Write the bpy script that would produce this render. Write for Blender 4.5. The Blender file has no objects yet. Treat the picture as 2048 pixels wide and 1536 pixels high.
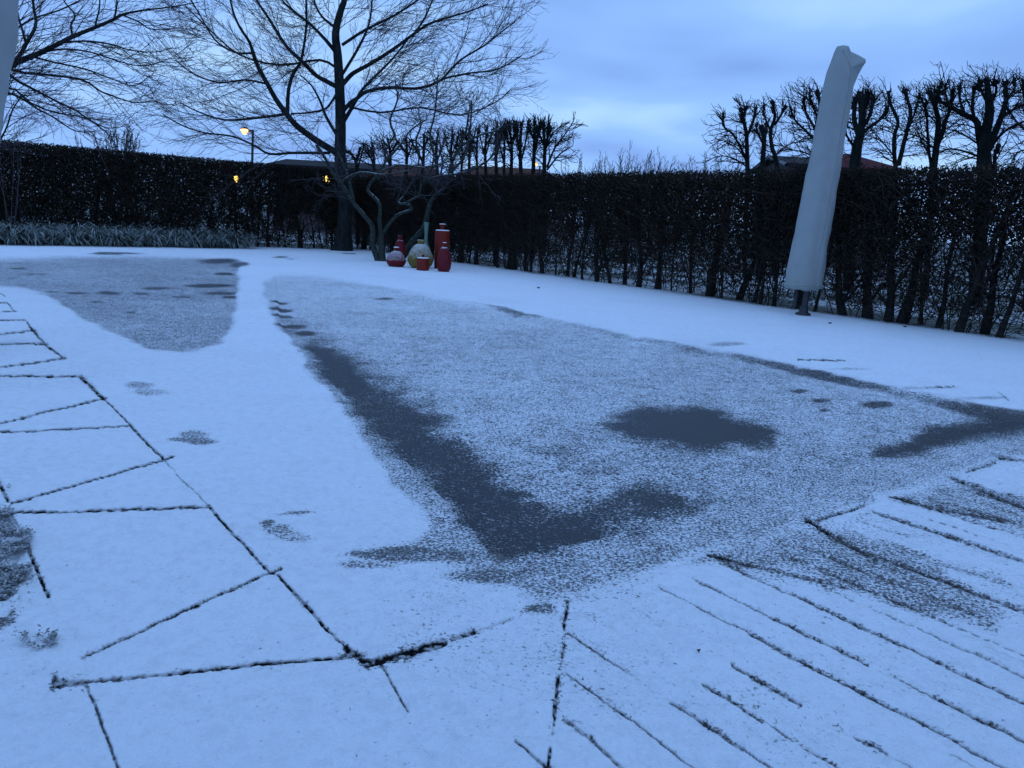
import bpy, math, random
import numpy as np
from mathutils import Vector, Matrix

rnd = random.Random(7)
rng = np.random.default_rng(7)
S = bpy.context.scene
COL = S.collection

# ------------------------------------------------------------------ camera
EYE = 1.3
F = 1538.0                       # focal length in pixels of the 2048 px wide photograph
PITCH = math.radians(12.15)
ROLL = math.radians(3.1)
_f = np.array([0, math.cos(PITCH), -math.sin(PITCH)])
_r0 = np.array([1.0, 0, 0])
_u0 = np.array([0, math.sin(PITCH), math.cos(PITCH)])
_R = math.cos(ROLL) * _r0 + math.sin(ROLL) * _u0
_U = -math.sin(ROLL) * _r0 + math.cos(ROLL) * _u0
_C = np.array([0, 0, EYE])
cam_data = bpy.data.cameras.new('camera')
cam = bpy.data.objects.new('camera', cam_data)
COL.objects.link(cam)
m = Matrix.Identity(4)
for i in range(3):
    m[i][0] = _R[i]; m[i][1] = _U[i]; m[i][2] = -_f[i]; m[i][3] = _C[i]
cam.matrix_world = m
cam_data.sensor_fit = 'HORIZONTAL'
cam_data.sensor_width = 36
cam_data.lens = F / 2048 * 36
cam_data.clip_start = 0.05
cam_data.clip_end = 3000
S.camera = cam

# ------------------------------------------------------------------ sky
SUN_EL, SUN_ROT = math.radians(4), math.radians(150)
W = bpy.data.worlds.new('World'); S.world = W
W.use_nodes = True
nt = W.node_tree; nt.nodes.clear()
def N(t, typ, **kw):
    n = t.nodes.new(typ)
    for k, v in kw.items():
        if k.startswith('i_'):
            n.inputs[k[2:].replace('_', ' ')].default_value = v
        else:
            setattr(n, k, v)
    return n
def L(t, a, b): t.links.new(a, b)
def Mth(t, op, a, b=None, c=None, clamp=False):
    n = t.nodes.new('ShaderNodeMath'); n.operation = op; n.use_clamp = clamp
    for i, v in enumerate((a, b, c)):
        if v is None: continue
        if isinstance(v, (int, float)): n.inputs[i].default_value = v
        else: t.links.new(v, n.inputs[i])
    return n.outputs[0]
def Ramp(t, fac, stops, interp='LINEAR'):
    n = t.nodes.new('ShaderNodeValToRGB'); n.color_ramp.interpolation = interp
    els = n.color_ramp.elements
    while len(els) > 1: els.remove(els[-1])
    els[0].position = stops[0][0]; els[0].color = (*stops[0][1], 1)
    for p, c in stops[1:]:
        e = els.new(p); e.color = (*c, 1)
    t.links.new(fac, n.inputs[0])
    return n.outputs[0]
def srgb(r, g, b):
    def f(c):
        c /= 255
        return c / 12.92 if c <= .04045 else ((c + .055) / 1.055) ** 2.4
    return (f(r), f(g), f(b))

tc = N(nt, 'ShaderNodeTexCoord')
sep = N(nt, 'ShaderNodeSeparateXYZ'); L(nt, tc.outputs['Generated'], sep.inputs[0])
zz = Mth(nt, 'ADD', Mth(nt, 'MAXIMUM', sep.outputs[2], 0.0), 0.16)
cmb = N(nt, 'ShaderNodeCombineXYZ')
L(nt, Mth(nt, 'DIVIDE', sep.outputs[0], zz), cmb.inputs[0])
L(nt, Mth(nt, 'DIVIDE', sep.outputs[1], zz), cmb.inputs[1])
cl = N(nt, 'ShaderNodeTexNoise'); cl.inputs['Scale'].default_value = 0.85
cl.inputs['Detail'].default_value = 3.5; cl.inputs['Roughness'].default_value = 0.45
cl.inputs['Distortion'].default_value = 0.25
mp = N(nt, 'ShaderNodeMapping'); mp.inputs['Location'].default_value = (3.1, 7.4, 0)
L(nt, cmb.outputs[0], mp.inputs[0]); L(nt, mp.outputs[0], cl.inputs['Vector'])
clouds = Ramp(nt, cl.outputs['Fac'], [(0.32, srgb(123, 162, 225)), (0.43, srgb(136, 179, 241)),
                                      (0.53, srgb(145, 190, 251)), (0.64, srgb(172, 213, 255))])
sky = N(nt, 'ShaderNodeTexSky'); sky.sky_type = 'NISHITA'; sky.sun_disc = False
sky.sun_elevation = SUN_EL; sky.sun_rotation = SUN_ROT
bg1 = N(nt, 'ShaderNodeBackground'); L(nt, sky.outputs[0], bg1.inputs[0]); bg1.inputs[1].default_value = 0.05
tint = N(nt, 'ShaderNodeVectorMath', operation='MULTIPLY'); L(nt, clouds, tint.inputs[0]); tint.inputs[1].default_value = (1.0, 1.01, 1.05)
bg2 = N(nt, 'ShaderNodeBackground'); L(nt, tint.outputs[0], bg2.inputs[0]); bg2.inputs[1].default_value = 1.07
mx = N(nt, 'ShaderNodeMixShader'); mx.inputs[0].default_value = 0.93      # cloud cover
L(nt, bg1.outputs[0], mx.inputs[1]); L(nt, bg2.outputs[0], mx.inputs[2])
wo = N(nt, 'ShaderNodeOutputWorld'); L(nt, mx.outputs[0], wo.inputs[0])

sun_d = bpy.data.lights.new('sun', 'SUN'); sun_d.energy = 0.12; sun_d.angle = math.radians(40)
sun_d.color = (0.55, 0.72, 1.0)
sun = bpy.data.objects.new('sun', sun_d); COL.objects.link(sun)
sun.rotation_euler = (math.radians(38), 0, math.radians(150))
S.view_settings.view_transform = 'Standard'
S.view_settings.look = 'None'
S.view_settings.exposure = 0.12
S.view_settings.gamma = 1

# ------------------------------------------------------------------ helpers
def ray(px, py):
    v = _f + (px - 1024) / F * _R + (768 - py) / F * _U
    return v
def G(px, py, z=0.0):
    v = ray(px, py); t = (z - EYE) / v[2]
    return _C + v * t
def P(px, py, Y):
    v = ray(px, py); return _C + v * (Y / v[1])
def project(x, y, z=0.0):
    X = x; Yv = y; Z = z - EYE
    d = X * _f[0] + Yv * _f[1] + Z * _f[2]
    a = X * _R[0] + Yv * _R[1] + Z * _R[2]
    b = X * _U[0] + Yv * _U[1] + Z * _U[2]
    d = np.maximum(d, 1e-3)
    return 1024 + F * a / d, 768 - F * b / d
def tag(o, label=None, cat=None, group=None, kind=None):
    if label: o['label'] = label
    if cat: o['category'] = cat
    if group: o['group'] = group
    if kind: o['kind'] = kind
    return o
def empty(name, loc, label=None, cat=None, group=None, rz=0):
    o = bpy.data.objects.new(name, None); COL.objects.link(o)
    o.location = loc; o.rotation_euler = (0, 0, rz); o.empty_display_size = .1
    return tag(o, label, cat, group)
def mesh_np(name, V, Fc, mat, parent=None, smooth=True, attrs=None, mats=None, mi=None):
    """Fc: (n,3) or (n,4) array, or list of such arrays"""
    V = np.asarray(V, dtype=np.float32)
    if parent is not None:
        q = parent
        while q is not None:
            V = V - np.array(q.location, dtype=np.float32); q = q.parent
    fl = Fc if isinstance(Fc, list) else [Fc]
    fl = [np.asarray(f, dtype=np.int32) for f in fl if len(f)]
    me = bpy.data.meshes.new(name)
    me.vertices.add(len(V)); me.vertices.foreach_set('co', V.ravel())
    loops = np.concatenate([f.ravel() for f in fl])
    counts = np.concatenate([np.full(len(f), f.shape[1], dtype=np.int32) for f in fl])
    starts = np.concatenate([[0], np.cumsum(counts)[:-1]]).astype(np.int32)
    me.loops.add(len(loops)); me.loops.foreach_set('vertex_index', loops)
    me.polygons.add(len(counts)); me.polygons.foreach_set('loop_start', starts)
    try: me.polygons.foreach_set('loop_total', counts)
    except Exception: pass
    me.polygons.foreach_set('use_smooth', np.full(len(counts), smooth, dtype=bool))
    me.update(calc_edges=True)
    if attrs:
        for k, a in attrs.items():
            at = me.attributes.new(k, 'FLOAT', 'POINT'); at.data.foreach_set('value', np.asarray(a, dtype=np.float32))
    me.materials.append(mat)
    if mats:
        for mm in mats: me.materials.append(mm)
        me.polygons.foreach_set('material_index', np.asarray(mi, dtype=np.int32))
    o = bpy.data.objects.new(name, me); COL.objects.link(o)
    if parent is not None: o.parent = parent
    return o
class MB:
    def __init__(s): s.v = []; s.q = []; s.t = []; s.n = 0
    def add(s, V, Q=None, T=None):
        V = np.asarray(V, dtype=np.float64).reshape(-1, 3)
        s.v.append(V)
        if Q is not None and len(Q): s.q.append(np.asarray(Q) + s.n)
        if T is not None and len(T): s.t.append(np.asarray(T) + s.n)
        s.n += len(V)
    def box(s, c, size, rz=0, rot=None):
        x, y, z = [k / 2 for k in size]
        V = np.array([[-x, -y, -z], [x, -y, -z], [x, y, -z], [-x, y, -z], [-x, -y, z], [x, -y, z], [x, y, z], [-x, y, z]])
        if rz:
            c_, s_ = math.cos(rz), math.sin(rz)
            V = V @ np.array([[c_, s_, 0], [-s_, c_, 0], [0, 0, 1]])
        if rot is not None: V = V @ np.asarray(rot).T
        s.add(V + np.array(c), [[0, 3, 2, 1], [4, 5, 6, 7], [0, 1, 5, 4], [1, 2, 6, 5], [2, 3, 7, 6], [3, 0, 4, 7]])
    def lathe(s, c, prof, n=28, squash=None, wob=0):
        c = np.array(c); k = len(prof)
        a = np.linspace(0, 2 * math.pi, n, endpoint=False)
        V = []
        for i, (r, z) in enumerate(prof):
            rr = r * (1 + wob * np.sin(3 * a + i * .35))
            V.append(np.stack([c[0] + rr * np.cos(a), c[1] + rr * np.sin(a), np.full(n, c[2] + z)], 1))
        V = np.concatenate(V)
        Q = []
        for i in range(k - 1):
            for j in range(n):
                j2 = (j + 1) % n
                Q.append([i * n + j, i * n + j2, (i + 1) * n + j2, (i + 1) * n + j])
        b = len(V); V = np.vstack([V, [c[0], c[1], c[2] + prof[0][1]], [c[0], c[1], c[2] + prof[-1][1]]])
        T = [[b, (j + 1) % n, j] for j in range(n)] + [[b + 1, (k - 1) * n + j, (k - 1) * n + (j + 1) % n] for j in range(n)]
        s.add(V, Q, T)
    def tubes(s, lines, k=5, cap=True):
        """lines: list of (pts (n,3), radii (n))"""
        byn = {}
        for pts, rad in lines: byn.setdefault(len(pts), []).append((pts, rad))
        for n, ls in byn.items():
            A = np.array([l[0] for l in ls], dtype=np.float64)
            Rr = np.array([l[1] for l in ls], dtype=np.float64)
            M = len(A)
            T = np.empty_like(A)
            T[:, 1:-1] = A[:, 2:] - A[:, :-2]; T[:, 0] = A[:, 1] - A[:, 0]; T[:, -1] = A[:, -1] - A[:, -2]
            T /= np.linalg.norm(T, axis=2, keepdims=True) + 1e-9
            mean = A[:, -1] - A[:, 0]; mean /= np.linalg.norm(mean, axis=1, keepdims=True) + 1e-9
            ref = np.where(np.abs(mean[:, 2:3]) > .75, np.array([[1.0, .13, 0]]), np.array([[0, .1, 1.0]]))
            Rf = np.repeat(ref[:, None], n, 1)
            B = np.cross(T, Rf); B /= np.linalg.norm(B, axis=2, keepdims=True) + 1e-9
            Cc = np.cross(T, B)
            a = np.arange(k) * 2 * math.pi / k
            V = A[:, :, None] + Rr[:, :, None, None] * (B[:, :, None] * np.cos(a)[None, None, :, None] + Cc[:, :, None] * np.sin(a)[None, None, :, None])
            base = (np.arange(M) * n * k)[:, None, None]
            i = np.arange(n - 1)[None, :, None] * k; j = np.arange(k)[None, None, :]; j2 = (j + 1) % k
            Q = np.stack([base + i + j, base + i + j2, base + i + k + j2, base + i + k + j], -1).reshape(-1, 4)
            s.add(V.reshape(-1, 3), Q)
    def build(s, name, mat, parent=None, smooth=True):
        V = np.concatenate(s.v)
        fl = []
        if s.q: fl.append(np.concatenate(s.q))
        if s.t: fl.append(np.concatenate(s.t))
        return mesh_np(name, V, fl, mat, parent, smooth)

def _hash(ix, iy, seed):
    h = (ix.astype(np.int64) * 374761393 + iy.astype(np.int64) * 668265263 + seed * 1442695041) & 0xffffffff
    h = ((h ^ (h >> 13)) * 1274126177) & 0xffffffff
    h = (h ^ (h >> 16)) & 0xffffffff
    return h.astype(np.float64) / 4294967295.0
def vnoise(x, y, seed=0):
    x = np.asarray(x, float); y = np.asarray(y, float)
    ix = np.floor(x); iy = np.floor(y); fx = x - ix; fy = y - iy
    fx = fx * fx * (3 - 2 * fx); fy = fy * fy * (3 - 2 * fy)
    ix = ix.astype(np.int64); iy = iy.astype(np.int64)
    a = _hash(ix, iy, seed); b = _hash(ix + 1, iy, seed); c = _hash(ix, iy + 1, seed); d = _hash(ix + 1, iy + 1, seed)
    return (a * (1 - fx) + b * fx) * (1 - fy) + (c * (1 - fx) + d * fx) * fy
def fbm(x, y, seed=0, oct=3):
    s = 0; a = .5; n = 0
    for o in range(oct):
        s = s + a * vnoise(x * 2 ** o, y * 2 ** o, seed + o * 17); n += a; a *= .5
    return s / n
def sstep(a, b, x):
    t = np.clip((x - a) / (b - a), 0, 1); return t * t * (3 - 2 * t)

# ------------------------------------------------------------------ materials
def mat_new(name):
    mt = bpy.data.materials.new(name); mt.use_nodes = True
    t = mt.node_tree; b = t.nodes['Principled BSDF']
    return mt, t, b
def noise_node(t, scale, detail=3, rough=.5, vec=None, dist=0):
    n = t.nodes.new('ShaderNodeTexNoise'); n.inputs['Scale'].default_value = scale
    n.inputs['Detail'].default_value = detail; n.inputs['Roughness'].default_value = rough
    n.inputs['Distortion'].default_value = dist
    if vec is not None: t.links.new(vec, n.inputs['Vector'])
    return n
def mixc(t, fac, a, b):
    n = t.nodes.new('ShaderNodeMix'); n.data_type = 'RGBA'
    if isinstance(fac, (int, float)): n.inputs[0].default_value = fac
    else: t.links.new(fac, n.inputs[0])
    for k, v in ((6, a), (7, b)):
        if isinstance(v, tuple): n.inputs[k].default_value = (*v[:3], 1)
        else: t.links.new(v, n.inputs[k])
    return n.outputs[2]
def bump(t, b, h, strength, dist):
    n = t.nodes.new('ShaderNodeBump'); n.inputs['Strength'].default_value = strength; n.inputs['Distance'].default_value = dist
    t.links.new(h, n.inputs['Height']); t.links.new(n.outputs[0], b.inputs['Normal'])
def simple_mat(name, c1, c2, scale=6, rough=.7, bmp=.3, bdist=.01, spec=.3, snow=None, stretch=None):
    mt, t, b = mat_new(name)
    tcn = t.nodes.new('ShaderNodeTexCoord'); vec = tcn.outputs['Object']
    if stretch:
        mpn = t.nodes.new('ShaderNodeMapping'); mpn.inputs['Scale'].default_value = stretch
        t.links.new(vec, mpn.inputs[0]); vec = mpn.outputs[0]
    n = noise_node(t, scale, 5, .6, vec)
    fac = Ramp(t, n.outputs['Fac'], [(.35, (0, 0, 0)), (.65, (1, 1, 1))])
    col = mixc(t, fac, c1, c2)
    b.inputs['Roughness'].default_value = rough
    b.inputs['Specular IOR Level'].default_value = spec
    if snow:
        lo, hi, nsc = snow                      # snow lying on what faces up
        g = t.nodes.new('ShaderNodeNewGeometry'); sp = t.nodes.new('ShaderNodeSeparateXYZ')
        t.links.new(g.outputs['Normal'], sp.inputs[0])
        n2 = noise_node(t, nsc, 4, .6, tcn.outputs['Object'])
        v = Mth(t, 'ADD', sp.outputs[2], Mth(t, 'MULTIPLY', Mth(t, 'SUBTRACT', n2.outputs['Fac'], .5), 1.1))
        mr = t.nodes.new('ShaderNodeMapRange'); mr.inputs[1].default_value = lo; mr.inputs[2].default_value = hi
        t.links.new(v, mr.inputs[0])
        col = mixc(t, mr.outputs[0], col, (.62, .64, .68))
    t.links.new(col, b.inputs['Base Color'])
    if bmp: bump(t, b, n.outputs['Fac'], bmp, bdist)
    return mt

def ground_mat(name, under, under_rough, snow_c=(.79, .825, .90), sc=80.0, tint=0.0, under2=None, spec=.5, soft=.12):
    """thin snow over a darker surface, shade of its pits put into the colour; 'cover' says how much snow lies, 'gap' is an open joint"""
    mt, t, b = mat_new(name)
    tcn = t.nodes.new('ShaderNodeTexCoord'); ob = tcn.outputs['Object']
    ac = t.nodes.new('ShaderNodeAttribute'); ac.attribute_name = 'cover'
    ag = t.nodes.new('ShaderNodeAttribute'); ag.attribute_name = 'gap'
    n1 = noise_node(t, sc, 3.0, .62, ob, .6)
    n2 = noise_node(t, 9, 4, .6, ob)
    nn = Mth(t, 'ADD', Mth(t, 'MULTIPLY', n1.outputs['Fac'], .86), Mth(t, 'MULTIPLY', n2.outputs['Fac'], .14))
    thr = Mth(t, 'MULTIPLY_ADD', ac.outputs['Fac'], -.47, .722)
    d = Mth(t, 'SUBTRACT', nn, thr)
    mr = t.nodes.new('ShaderNodeMapRange'); mr.interpolation_type = 'SMOOTHSTEP'
    mr.inputs[1].default_value = -.05; mr.inputs[2].default_value = soft
    t.links.new(d, mr.inputs[0])
    sn = mr.outputs[0]
    nb = noise_node(t, 3.0, 4, .6, ob)
    un = mixc(t, nb.outputs['Fac'], under, under2 or under)
    thin = Mth(t, 'MULTIPLY_ADD', ac.outputs['Fac'], .45, .55, clamp=True)
    nv = noise_node(t, 1.6, 5, .6, ob)
    nw = noise_node(t, 17, 7, .72, ob, .4)
    thin_shade = Mth(t, 'MULTIPLY', Mth(t, 'MULTIPLY', thin, Mth(t, 'MULTIPLY_ADD', nv.outputs['Fac'], .25, .88)), Mth(t, 'MULTIPLY', Mth(t, 'MULTIPLY_ADD', nw.outputs['Fac'], .85, .58), Mth(t, 'MULTIPLY_ADD', n1.outputs['Fac'], .36, .83)))  # snow thinness, times mottle and grain that paint pit shade into the colour
    sc_ = mixc(t, Mth(t, 'MINIMUM', Mth(t, 'MULTIPLY', thin_shade, .94), 1.0), tuple(c * .42 for c in snow_c), tuple(min(c * 1.10, .97) for c in snow_c))
    n3 = noise_node(t, 38, 6, .72, ob)
    col = mixc(t, sn, un, sc_)
    gapc = mixc(t, ag.outputs['Fac'], col, (.012, .012, .014))
    t.links.new(gapc, b.inputs['Base Color'])
    rr = Mth(t, 'MAXIMUM', Mth(t, 'MULTIPLY_ADD', sn, .95 - under_rough, under_rough), ag.outputs['Fac'])
    t.links.new(rr, b.inputs['Roughness'])
    sp = Mth(t, 'MULTIPLY', Mth(t, 'SUBTRACT', 1.0, Mth(t, 'MULTIPLY', sn, .9)), Mth(t, 'SUBTRACT', 1.0, ag.outputs['Fac']))
    t.links.new(Mth(t, 'MULTIPLY', sp, spec), b.inputs['Specular IOR Level'])
    h = Mth(t, 'ADD', Mth(t, 'MULTIPLY', sn, .5), Mth(t, 'MULTIPLY', n3.outputs['Fac'], .8))
    h = Mth(t, 'MULTIPLY', h, Mth(t, 'MULTIPLY_ADD', sn, .8, .2))
    bump(t, b, h, .95, .026)
    return mt
M_paving = ground_mat('snow_on_stone_paving', (.07, .075, .08), .8, under2=(.1, .1, .1))
M_deck = ground_mat('snow_on_deck_boards', (.055, .05, .05), .8, under2=(.1, .085, .075))
M_ice = ground_mat('snow_on_pool_ice', (.006, .011, .018), .35, under2=(.013, .020, .03), spec=.22, soft=.12)
M_field = ground_mat('patchy_snow_on_grass', (.014, .024, .014), .9, snow_c=(.6, .64, .68), sc=16, under2=(.02, .03, .018))

# ------------------------------------------------------------------ hedge lines in the world
HR0 = G(700, 496); HR1 = G(2048, 685)
dR = (HR1 - HR0)[:2]; dR /= np.linalg.norm(dR)
HL0 = G(700, 500); HL1 = G(0, 480)
dL = (HL1 - HL0)[:2]; dL /= np.linalg.norm(dL)

# ------------------------------------------------------------------ the snow-covered ground
def build_ground():
    th = np.radians(np.arange(51, 2.1, -0.078)); ph = np.radians(np.arange(-56, 56.01, 0.078))
    rr = EYE / np.tan(th)
    Rr, Ph = np.meshgrid(rr, ph, indexing='ij')
    X = Rr * np.sin(Ph); Y = Rr * np.cos(Ph)
    nr, nc = X.shape
    px, py = project(X, Y)
    # ragged edges
    jx = (fbm(X * 7, Y * 7, 3, 4) - .5); jy = (fbm(X * 7, Y * 7, 11, 4) - .5)
    jx2 = (fbm(X * 1.3, Y * 1.3, 5, 2) - .5); jy2 = (fbm(X * 1.3, Y * 1.3, 13, 2) - .5)
    sc = F * EYE / np.maximum(Y, 1) / 1000          # px scale falling with distance
    qx = px + jx * 60 * sc + jx2 * 70 * sc; qy = py + jy * 26 * sc + jy2 * 24 * sc
    def poly_sd(poly, x, y):
        """signed distance in px, positive inside"""
        poly = np.array(poly, float); n = len(poly)
        best = np.full(x.shape, 1e9); ins = np.zeros(x.shape, bool)
        for i in range(n):
            a = poly[i]; b = poly[(i + 1) % n]; e = b - a
            wx = x - a[0]; wy = y - a[1]
            t = np.clip((wx * e[0] + wy * e[1]) / (e @ e + 1e-9), 0, 1)
            dx = wx - t * e[0]; dy = wy - t * e[1]
            best = np.minimum(best, dx * dx + dy * dy)
            c = ((a[1] > y) != (b[1] > y))
            if a[1] != b[1]:
                xi = (b[0] - a[0]) * (y - a[1]) / (b[1] - a[1]) + a[0]
                ins ^= c & (x < xi)
        return np.where(ins, 1, -1) * np.sqrt(best)
    cover = np.full(X.shape, 1.07) - .12 * sstep(.45, .75, fbm(X * .9, Y * .9, 21, 3)) - .08 * sstep(.52, .8, fbm(X * 4, Y * 4, 23, 4)) * sstep(7, 3, Rr)
    gap = np.zeros(X.shape); dz = np.zeros(X.shape)
    POOL2 = [(548, 546), (640, 551), (740, 566), (860, 588), (1000, 616), (1160, 645), (1300, 674), (1480, 704), (1600, 728),
             (1780, 766), (1950, 805), (2100, 836), (2200, 850), (2200, 905), (2048, 915), (1990, 921), (1905, 950), (1780, 990), (1725, 1010),
             (1620, 1040), (1530, 1075), (1420, 1105), (1290, 1150), (1190, 1180), (1100, 1205), (1010, 1165), (930, 1135), (860, 1115),
             (700, 1108), (700, 1100), (820, 1080), (850, 1050), (790, 985), (740, 900), (690, 830), (625, 760), (570, 680), (530, 610), (520, 570)]
    POOL1 = [(-300, 520), (0, 512), (200, 506), (400, 509), (480, 518), (484, 560), (474, 620), (476, 645), (440, 688), (360, 706), (290, 698),
             (220, 668), (150, 628), (95, 592), (50, 580), (0, 574), (-300, 560)]
    d2 = poly_sd(POOL2, qx, qy); d1 = poly_sd(POOL1, qx, qy)
    s2 = sstep(-14, 26, d2 / np.maximum(sc, .25) * .8)
    base2 = .725 - .055 * sstep(700, 1000, py) + .10 * (fbm(X * 1.1, Y * 1.1, 31, 3) - .5)
    base2 = base2 + .06 * sstep(700, 560, py)
    cover = cover * (1 - s2) + base2 * s2
    s1 = sstep(-5, 12, d1)
    cover = cover * (1 - s1) + (.66 + .10 * (fbm(X * 1.5, Y * 1.5, 41, 3) - .5)) * s1
    hard2 = sstep(-2, 6, poly_sd([(548, 550), (860, 592), (1300, 678), (1600, 733), (1950, 810), (2080, 838), (1830, 892), (1400, 1012), (1090, 1108),
                                  (950, 1060), (800, 910), (640, 740), (560, 650)], px, py))
    dz -= .03 * np.maximum(hard2, s1)
    def dark(poly, lo, soft, amt=1.0, rag=1.0):
        nonlocal cover
        d = poly_sd(poly, px + (qx - px) * rag, py + (qy - py) * rag)
        s = sstep(-soft, soft * .7, d) * amt
        cover = cover * (1 - s) + lo * s
    dark([(585, 655), (640, 672), (700, 718), (770, 760), (850, 800), (910, 850), (960, 905), (1010, 950), (1030, 985), (1090, 1005), (1160, 1000),
          (1240, 990), (1330, 970), (1400, 980), (1400, 1008), (1300, 1045), (1200, 1080), (1090, 1105), (1020, 1095), (960, 1050), (900, 1000),
          (850, 960), (800, 905), (745, 845), (680, 785), (625, 730)], .48, 36, 1, 2.4)
    strip = sstep(.30, .5, 1 - cover) * s2; cover += strip * .55 * (fbm(X * 3.2, Y * 3.2, 151, 4) - .47)
    dark([(690, 770), (770, 785), (850, 830), (900, 880), (940, 940), (985, 990), (1020, 1040), (1080, 1080), (1040, 1085), (960, 1035), (890, 975), (840, 925), (780, 860), (730, 810)], .33, 30, 1, 2.8)
    dark([(1040, 1040), (1190, 1030), (1220, 1060), (1090, 1095)], .28, 30, 1, 2)
    dark([(610, 690), (650, 700), (720, 750), (720, 780), (660, 760)], .25, 20, 1, 2)
    dark([(1215, 840), (1290, 814), (1400, 811), (1450, 829), (1540, 860), (1530, 886), (1420, 886), (1330, 872), (1250, 856)], .26, 24, 1, 2.0)
    dark([(1300, 832), (1400, 822), (1470, 848), (1500, 872), (1400, 868), (1320, 856)], .08, 16, 1, 1.5)
    # far edge of the pool
    far = np.array([(900, 597), (960, 608), (1030, 624), (1100, 638), (1200, 660), (1330, 684), (1450, 708), (1550, 728), (1640, 747), (1740, 766),
                    (1830, 787), (1900, 806), (1970, 822), (2060, 840), (2160, 860)], float)
    fw = [2, 3, 5, 2, 3, 5, 3, 6, 7, 6, 6, 9, 14, 18, 16]; fa = [.1, .3, .7, .3, .1, .55, .15, .6, .8, .5, .35, .6, .9, 1, 1]
    lineD = np.zeros(X.shape)
    for i in range(len(far) - 1):
        a, b = far[i], far[i + 1]; e = b - a
        bb = (px > a[0] - 60) & (px < b[0] + 60) & (py > a[1] - 60) & (py < b[1] + 60)
        wx = qx[bb] - a[0]; wy = qy[bb] - a[1]
        t = np.clip((wx * e[0] + wy * e[1]) / (e @ e), 0, 1)
        dd = np.hypot((wx - t * e[0]) * .5, wy - t * e[1])
        w = fw[i] + (fw[i + 1] - fw[i]) * t; am = fa[i] + (fa[i + 1] - fa[i]) * t
        lineD[bb] = np.maximum(lineD[bb], am * (1 - sstep(w * .3, w * 1.25, dd)))
    lineD *= .35 + .65 * sstep(.35, .6, fbm(X * 1.6, Y * 1.6, 99, 4))
    cover = cover * (1 - lineD) + .30 * lineD
    dark([(2120, 838), (1990, 835), (1900, 846), (1850, 858), (1815, 880), (1745, 896), (1760, 908), (1840, 900), (1940, 876), (2100, 853)], .27, 18, 1, 1.6)
    def blob(x, y, rx, ry, lo, amt=1.0, rot=0):
        nonlocal cover
        bb = (np.abs(px - x) < rx * 3 + 40) & (np.abs(py - y) < rx * 3 + 40)
        ux = qx[bb] * .5 + px[bb] * .5 - x; uy = qy[bb] * .5 + py[bb] * .5 - y
        c, s_ = math.cos(rot), math.sin(rot)
        r = np.hypot((ux * c + uy * s_) / rx, (-ux * s_ + uy * c) / ry)
        s = (1 - sstep(.45, 1.25, r)) * amt
        cover[bb] = cover[bb] * (1 - s) + lo * s
    for a in [(1755, 802, 34, 7, .38), (1640, 793, 20, 4, .35), (1650, 812, 14, 4, .42), (1600, 775, 20, 3, .45), (1330, 990, 50, 16, .3),
              (1110, 890, 60, 14, .62), (1030, 975, 40, 8, .35), (1200, 930, 60, 10, .62),
              (558, 603, 22, 2.6, .35), (562, 617, 26, 4, .28), (568, 630, 22, 3, .35), (585, 648, 34, 4, .3), (612, 662, 22, 5, .3), (770, 594, 22, 2.2, .42),
              (440, 520, 45, 5, .42), (480, 528, 22, 6, .45), (450, 545, 22, 2.5, .35), (420, 568, 50, 3.5, .25), (440, 583, 40, 3, .35), (460, 590, 16, 2.5, .3),
              (310, 573, 30, 2.5, .35), (215, 582, 24, 3, .3), (155, 582, 24, 2.5, .35), (280, 583, 20, 2, .45), (105, 580, 14, 2, .45), (35, 534, 20, 2, .45),
              (230, 506, 60, 2.2, .4), (70, 545, 30, 2, .55), (262, 620, 10, 2, .4), (190, 600, 12, 2, .45), (365, 590, 20, 2, .42),
              (275, 770, 38, 9, .66), (300, 784, 48, 9, .70), (385, 868, 34, 10, .66), (395, 882, 40, 10, .57), (360, 880, 34, 5, .57), (555, 1060, 34, 13, .66), (585, 1075, 40, 12, .70),
              (535, 1045, 18, 10, .56), (590, 1025, 46, 5, .6), (760, 1108, 90, 9, .52), (860, 1112, 120, 12, .55), (730, 1128, 70, 10, .62), (980, 1150, 90, 16, .55),
              (810, 1100, 70, 7, .48), (560, 514, 22, 2, .5), (585, 517, 18, 1.6, .5), (700, 507, 20, 1.5, .5), (1080, 1215, 40, 14, .55), 
              (1455, 688, 46, 4.5, .68), (1850, 775, 80, 4, .74), (1700, 737, 60, 3, .74), (1960, 797, 60, 4, .72), (1120, 505, 20, 1, .6),
              ]:
        blob(*a)
    # deck corner where the snow is thin
    dark([(1420, 1112), (1520, 1075), (1620, 1040), (1700, 1055), (1850, 1105), (2048, 1170), (2048, 1230), (1990, 1240), (1900, 1225), (1780, 1180), (1640, 1162), (1500, 1130)], .67, 34, 1, 2)
    dark([(1700, 1105), (1800, 1130), (1990, 1236), (1880, 1215), (1770, 1175), (1640, 1150)], .64, 22, 1, 1.5)
    dark([(1790, 1000), (1905, 960), (2150, 1010), (2150, 1100), (2000, 1050)], .69, 30, 1, 2)
    dark([(1650, 1055), (1730, 1020), (1800, 1030), (2048, 1118), (2048, 1140), (1900, 1090)], .84, 10)
    dark([(1860, 1115), (2048, 1180), (2100, 1240), (2048, 1250), (1960, 1180)], .85, 14)
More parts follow.
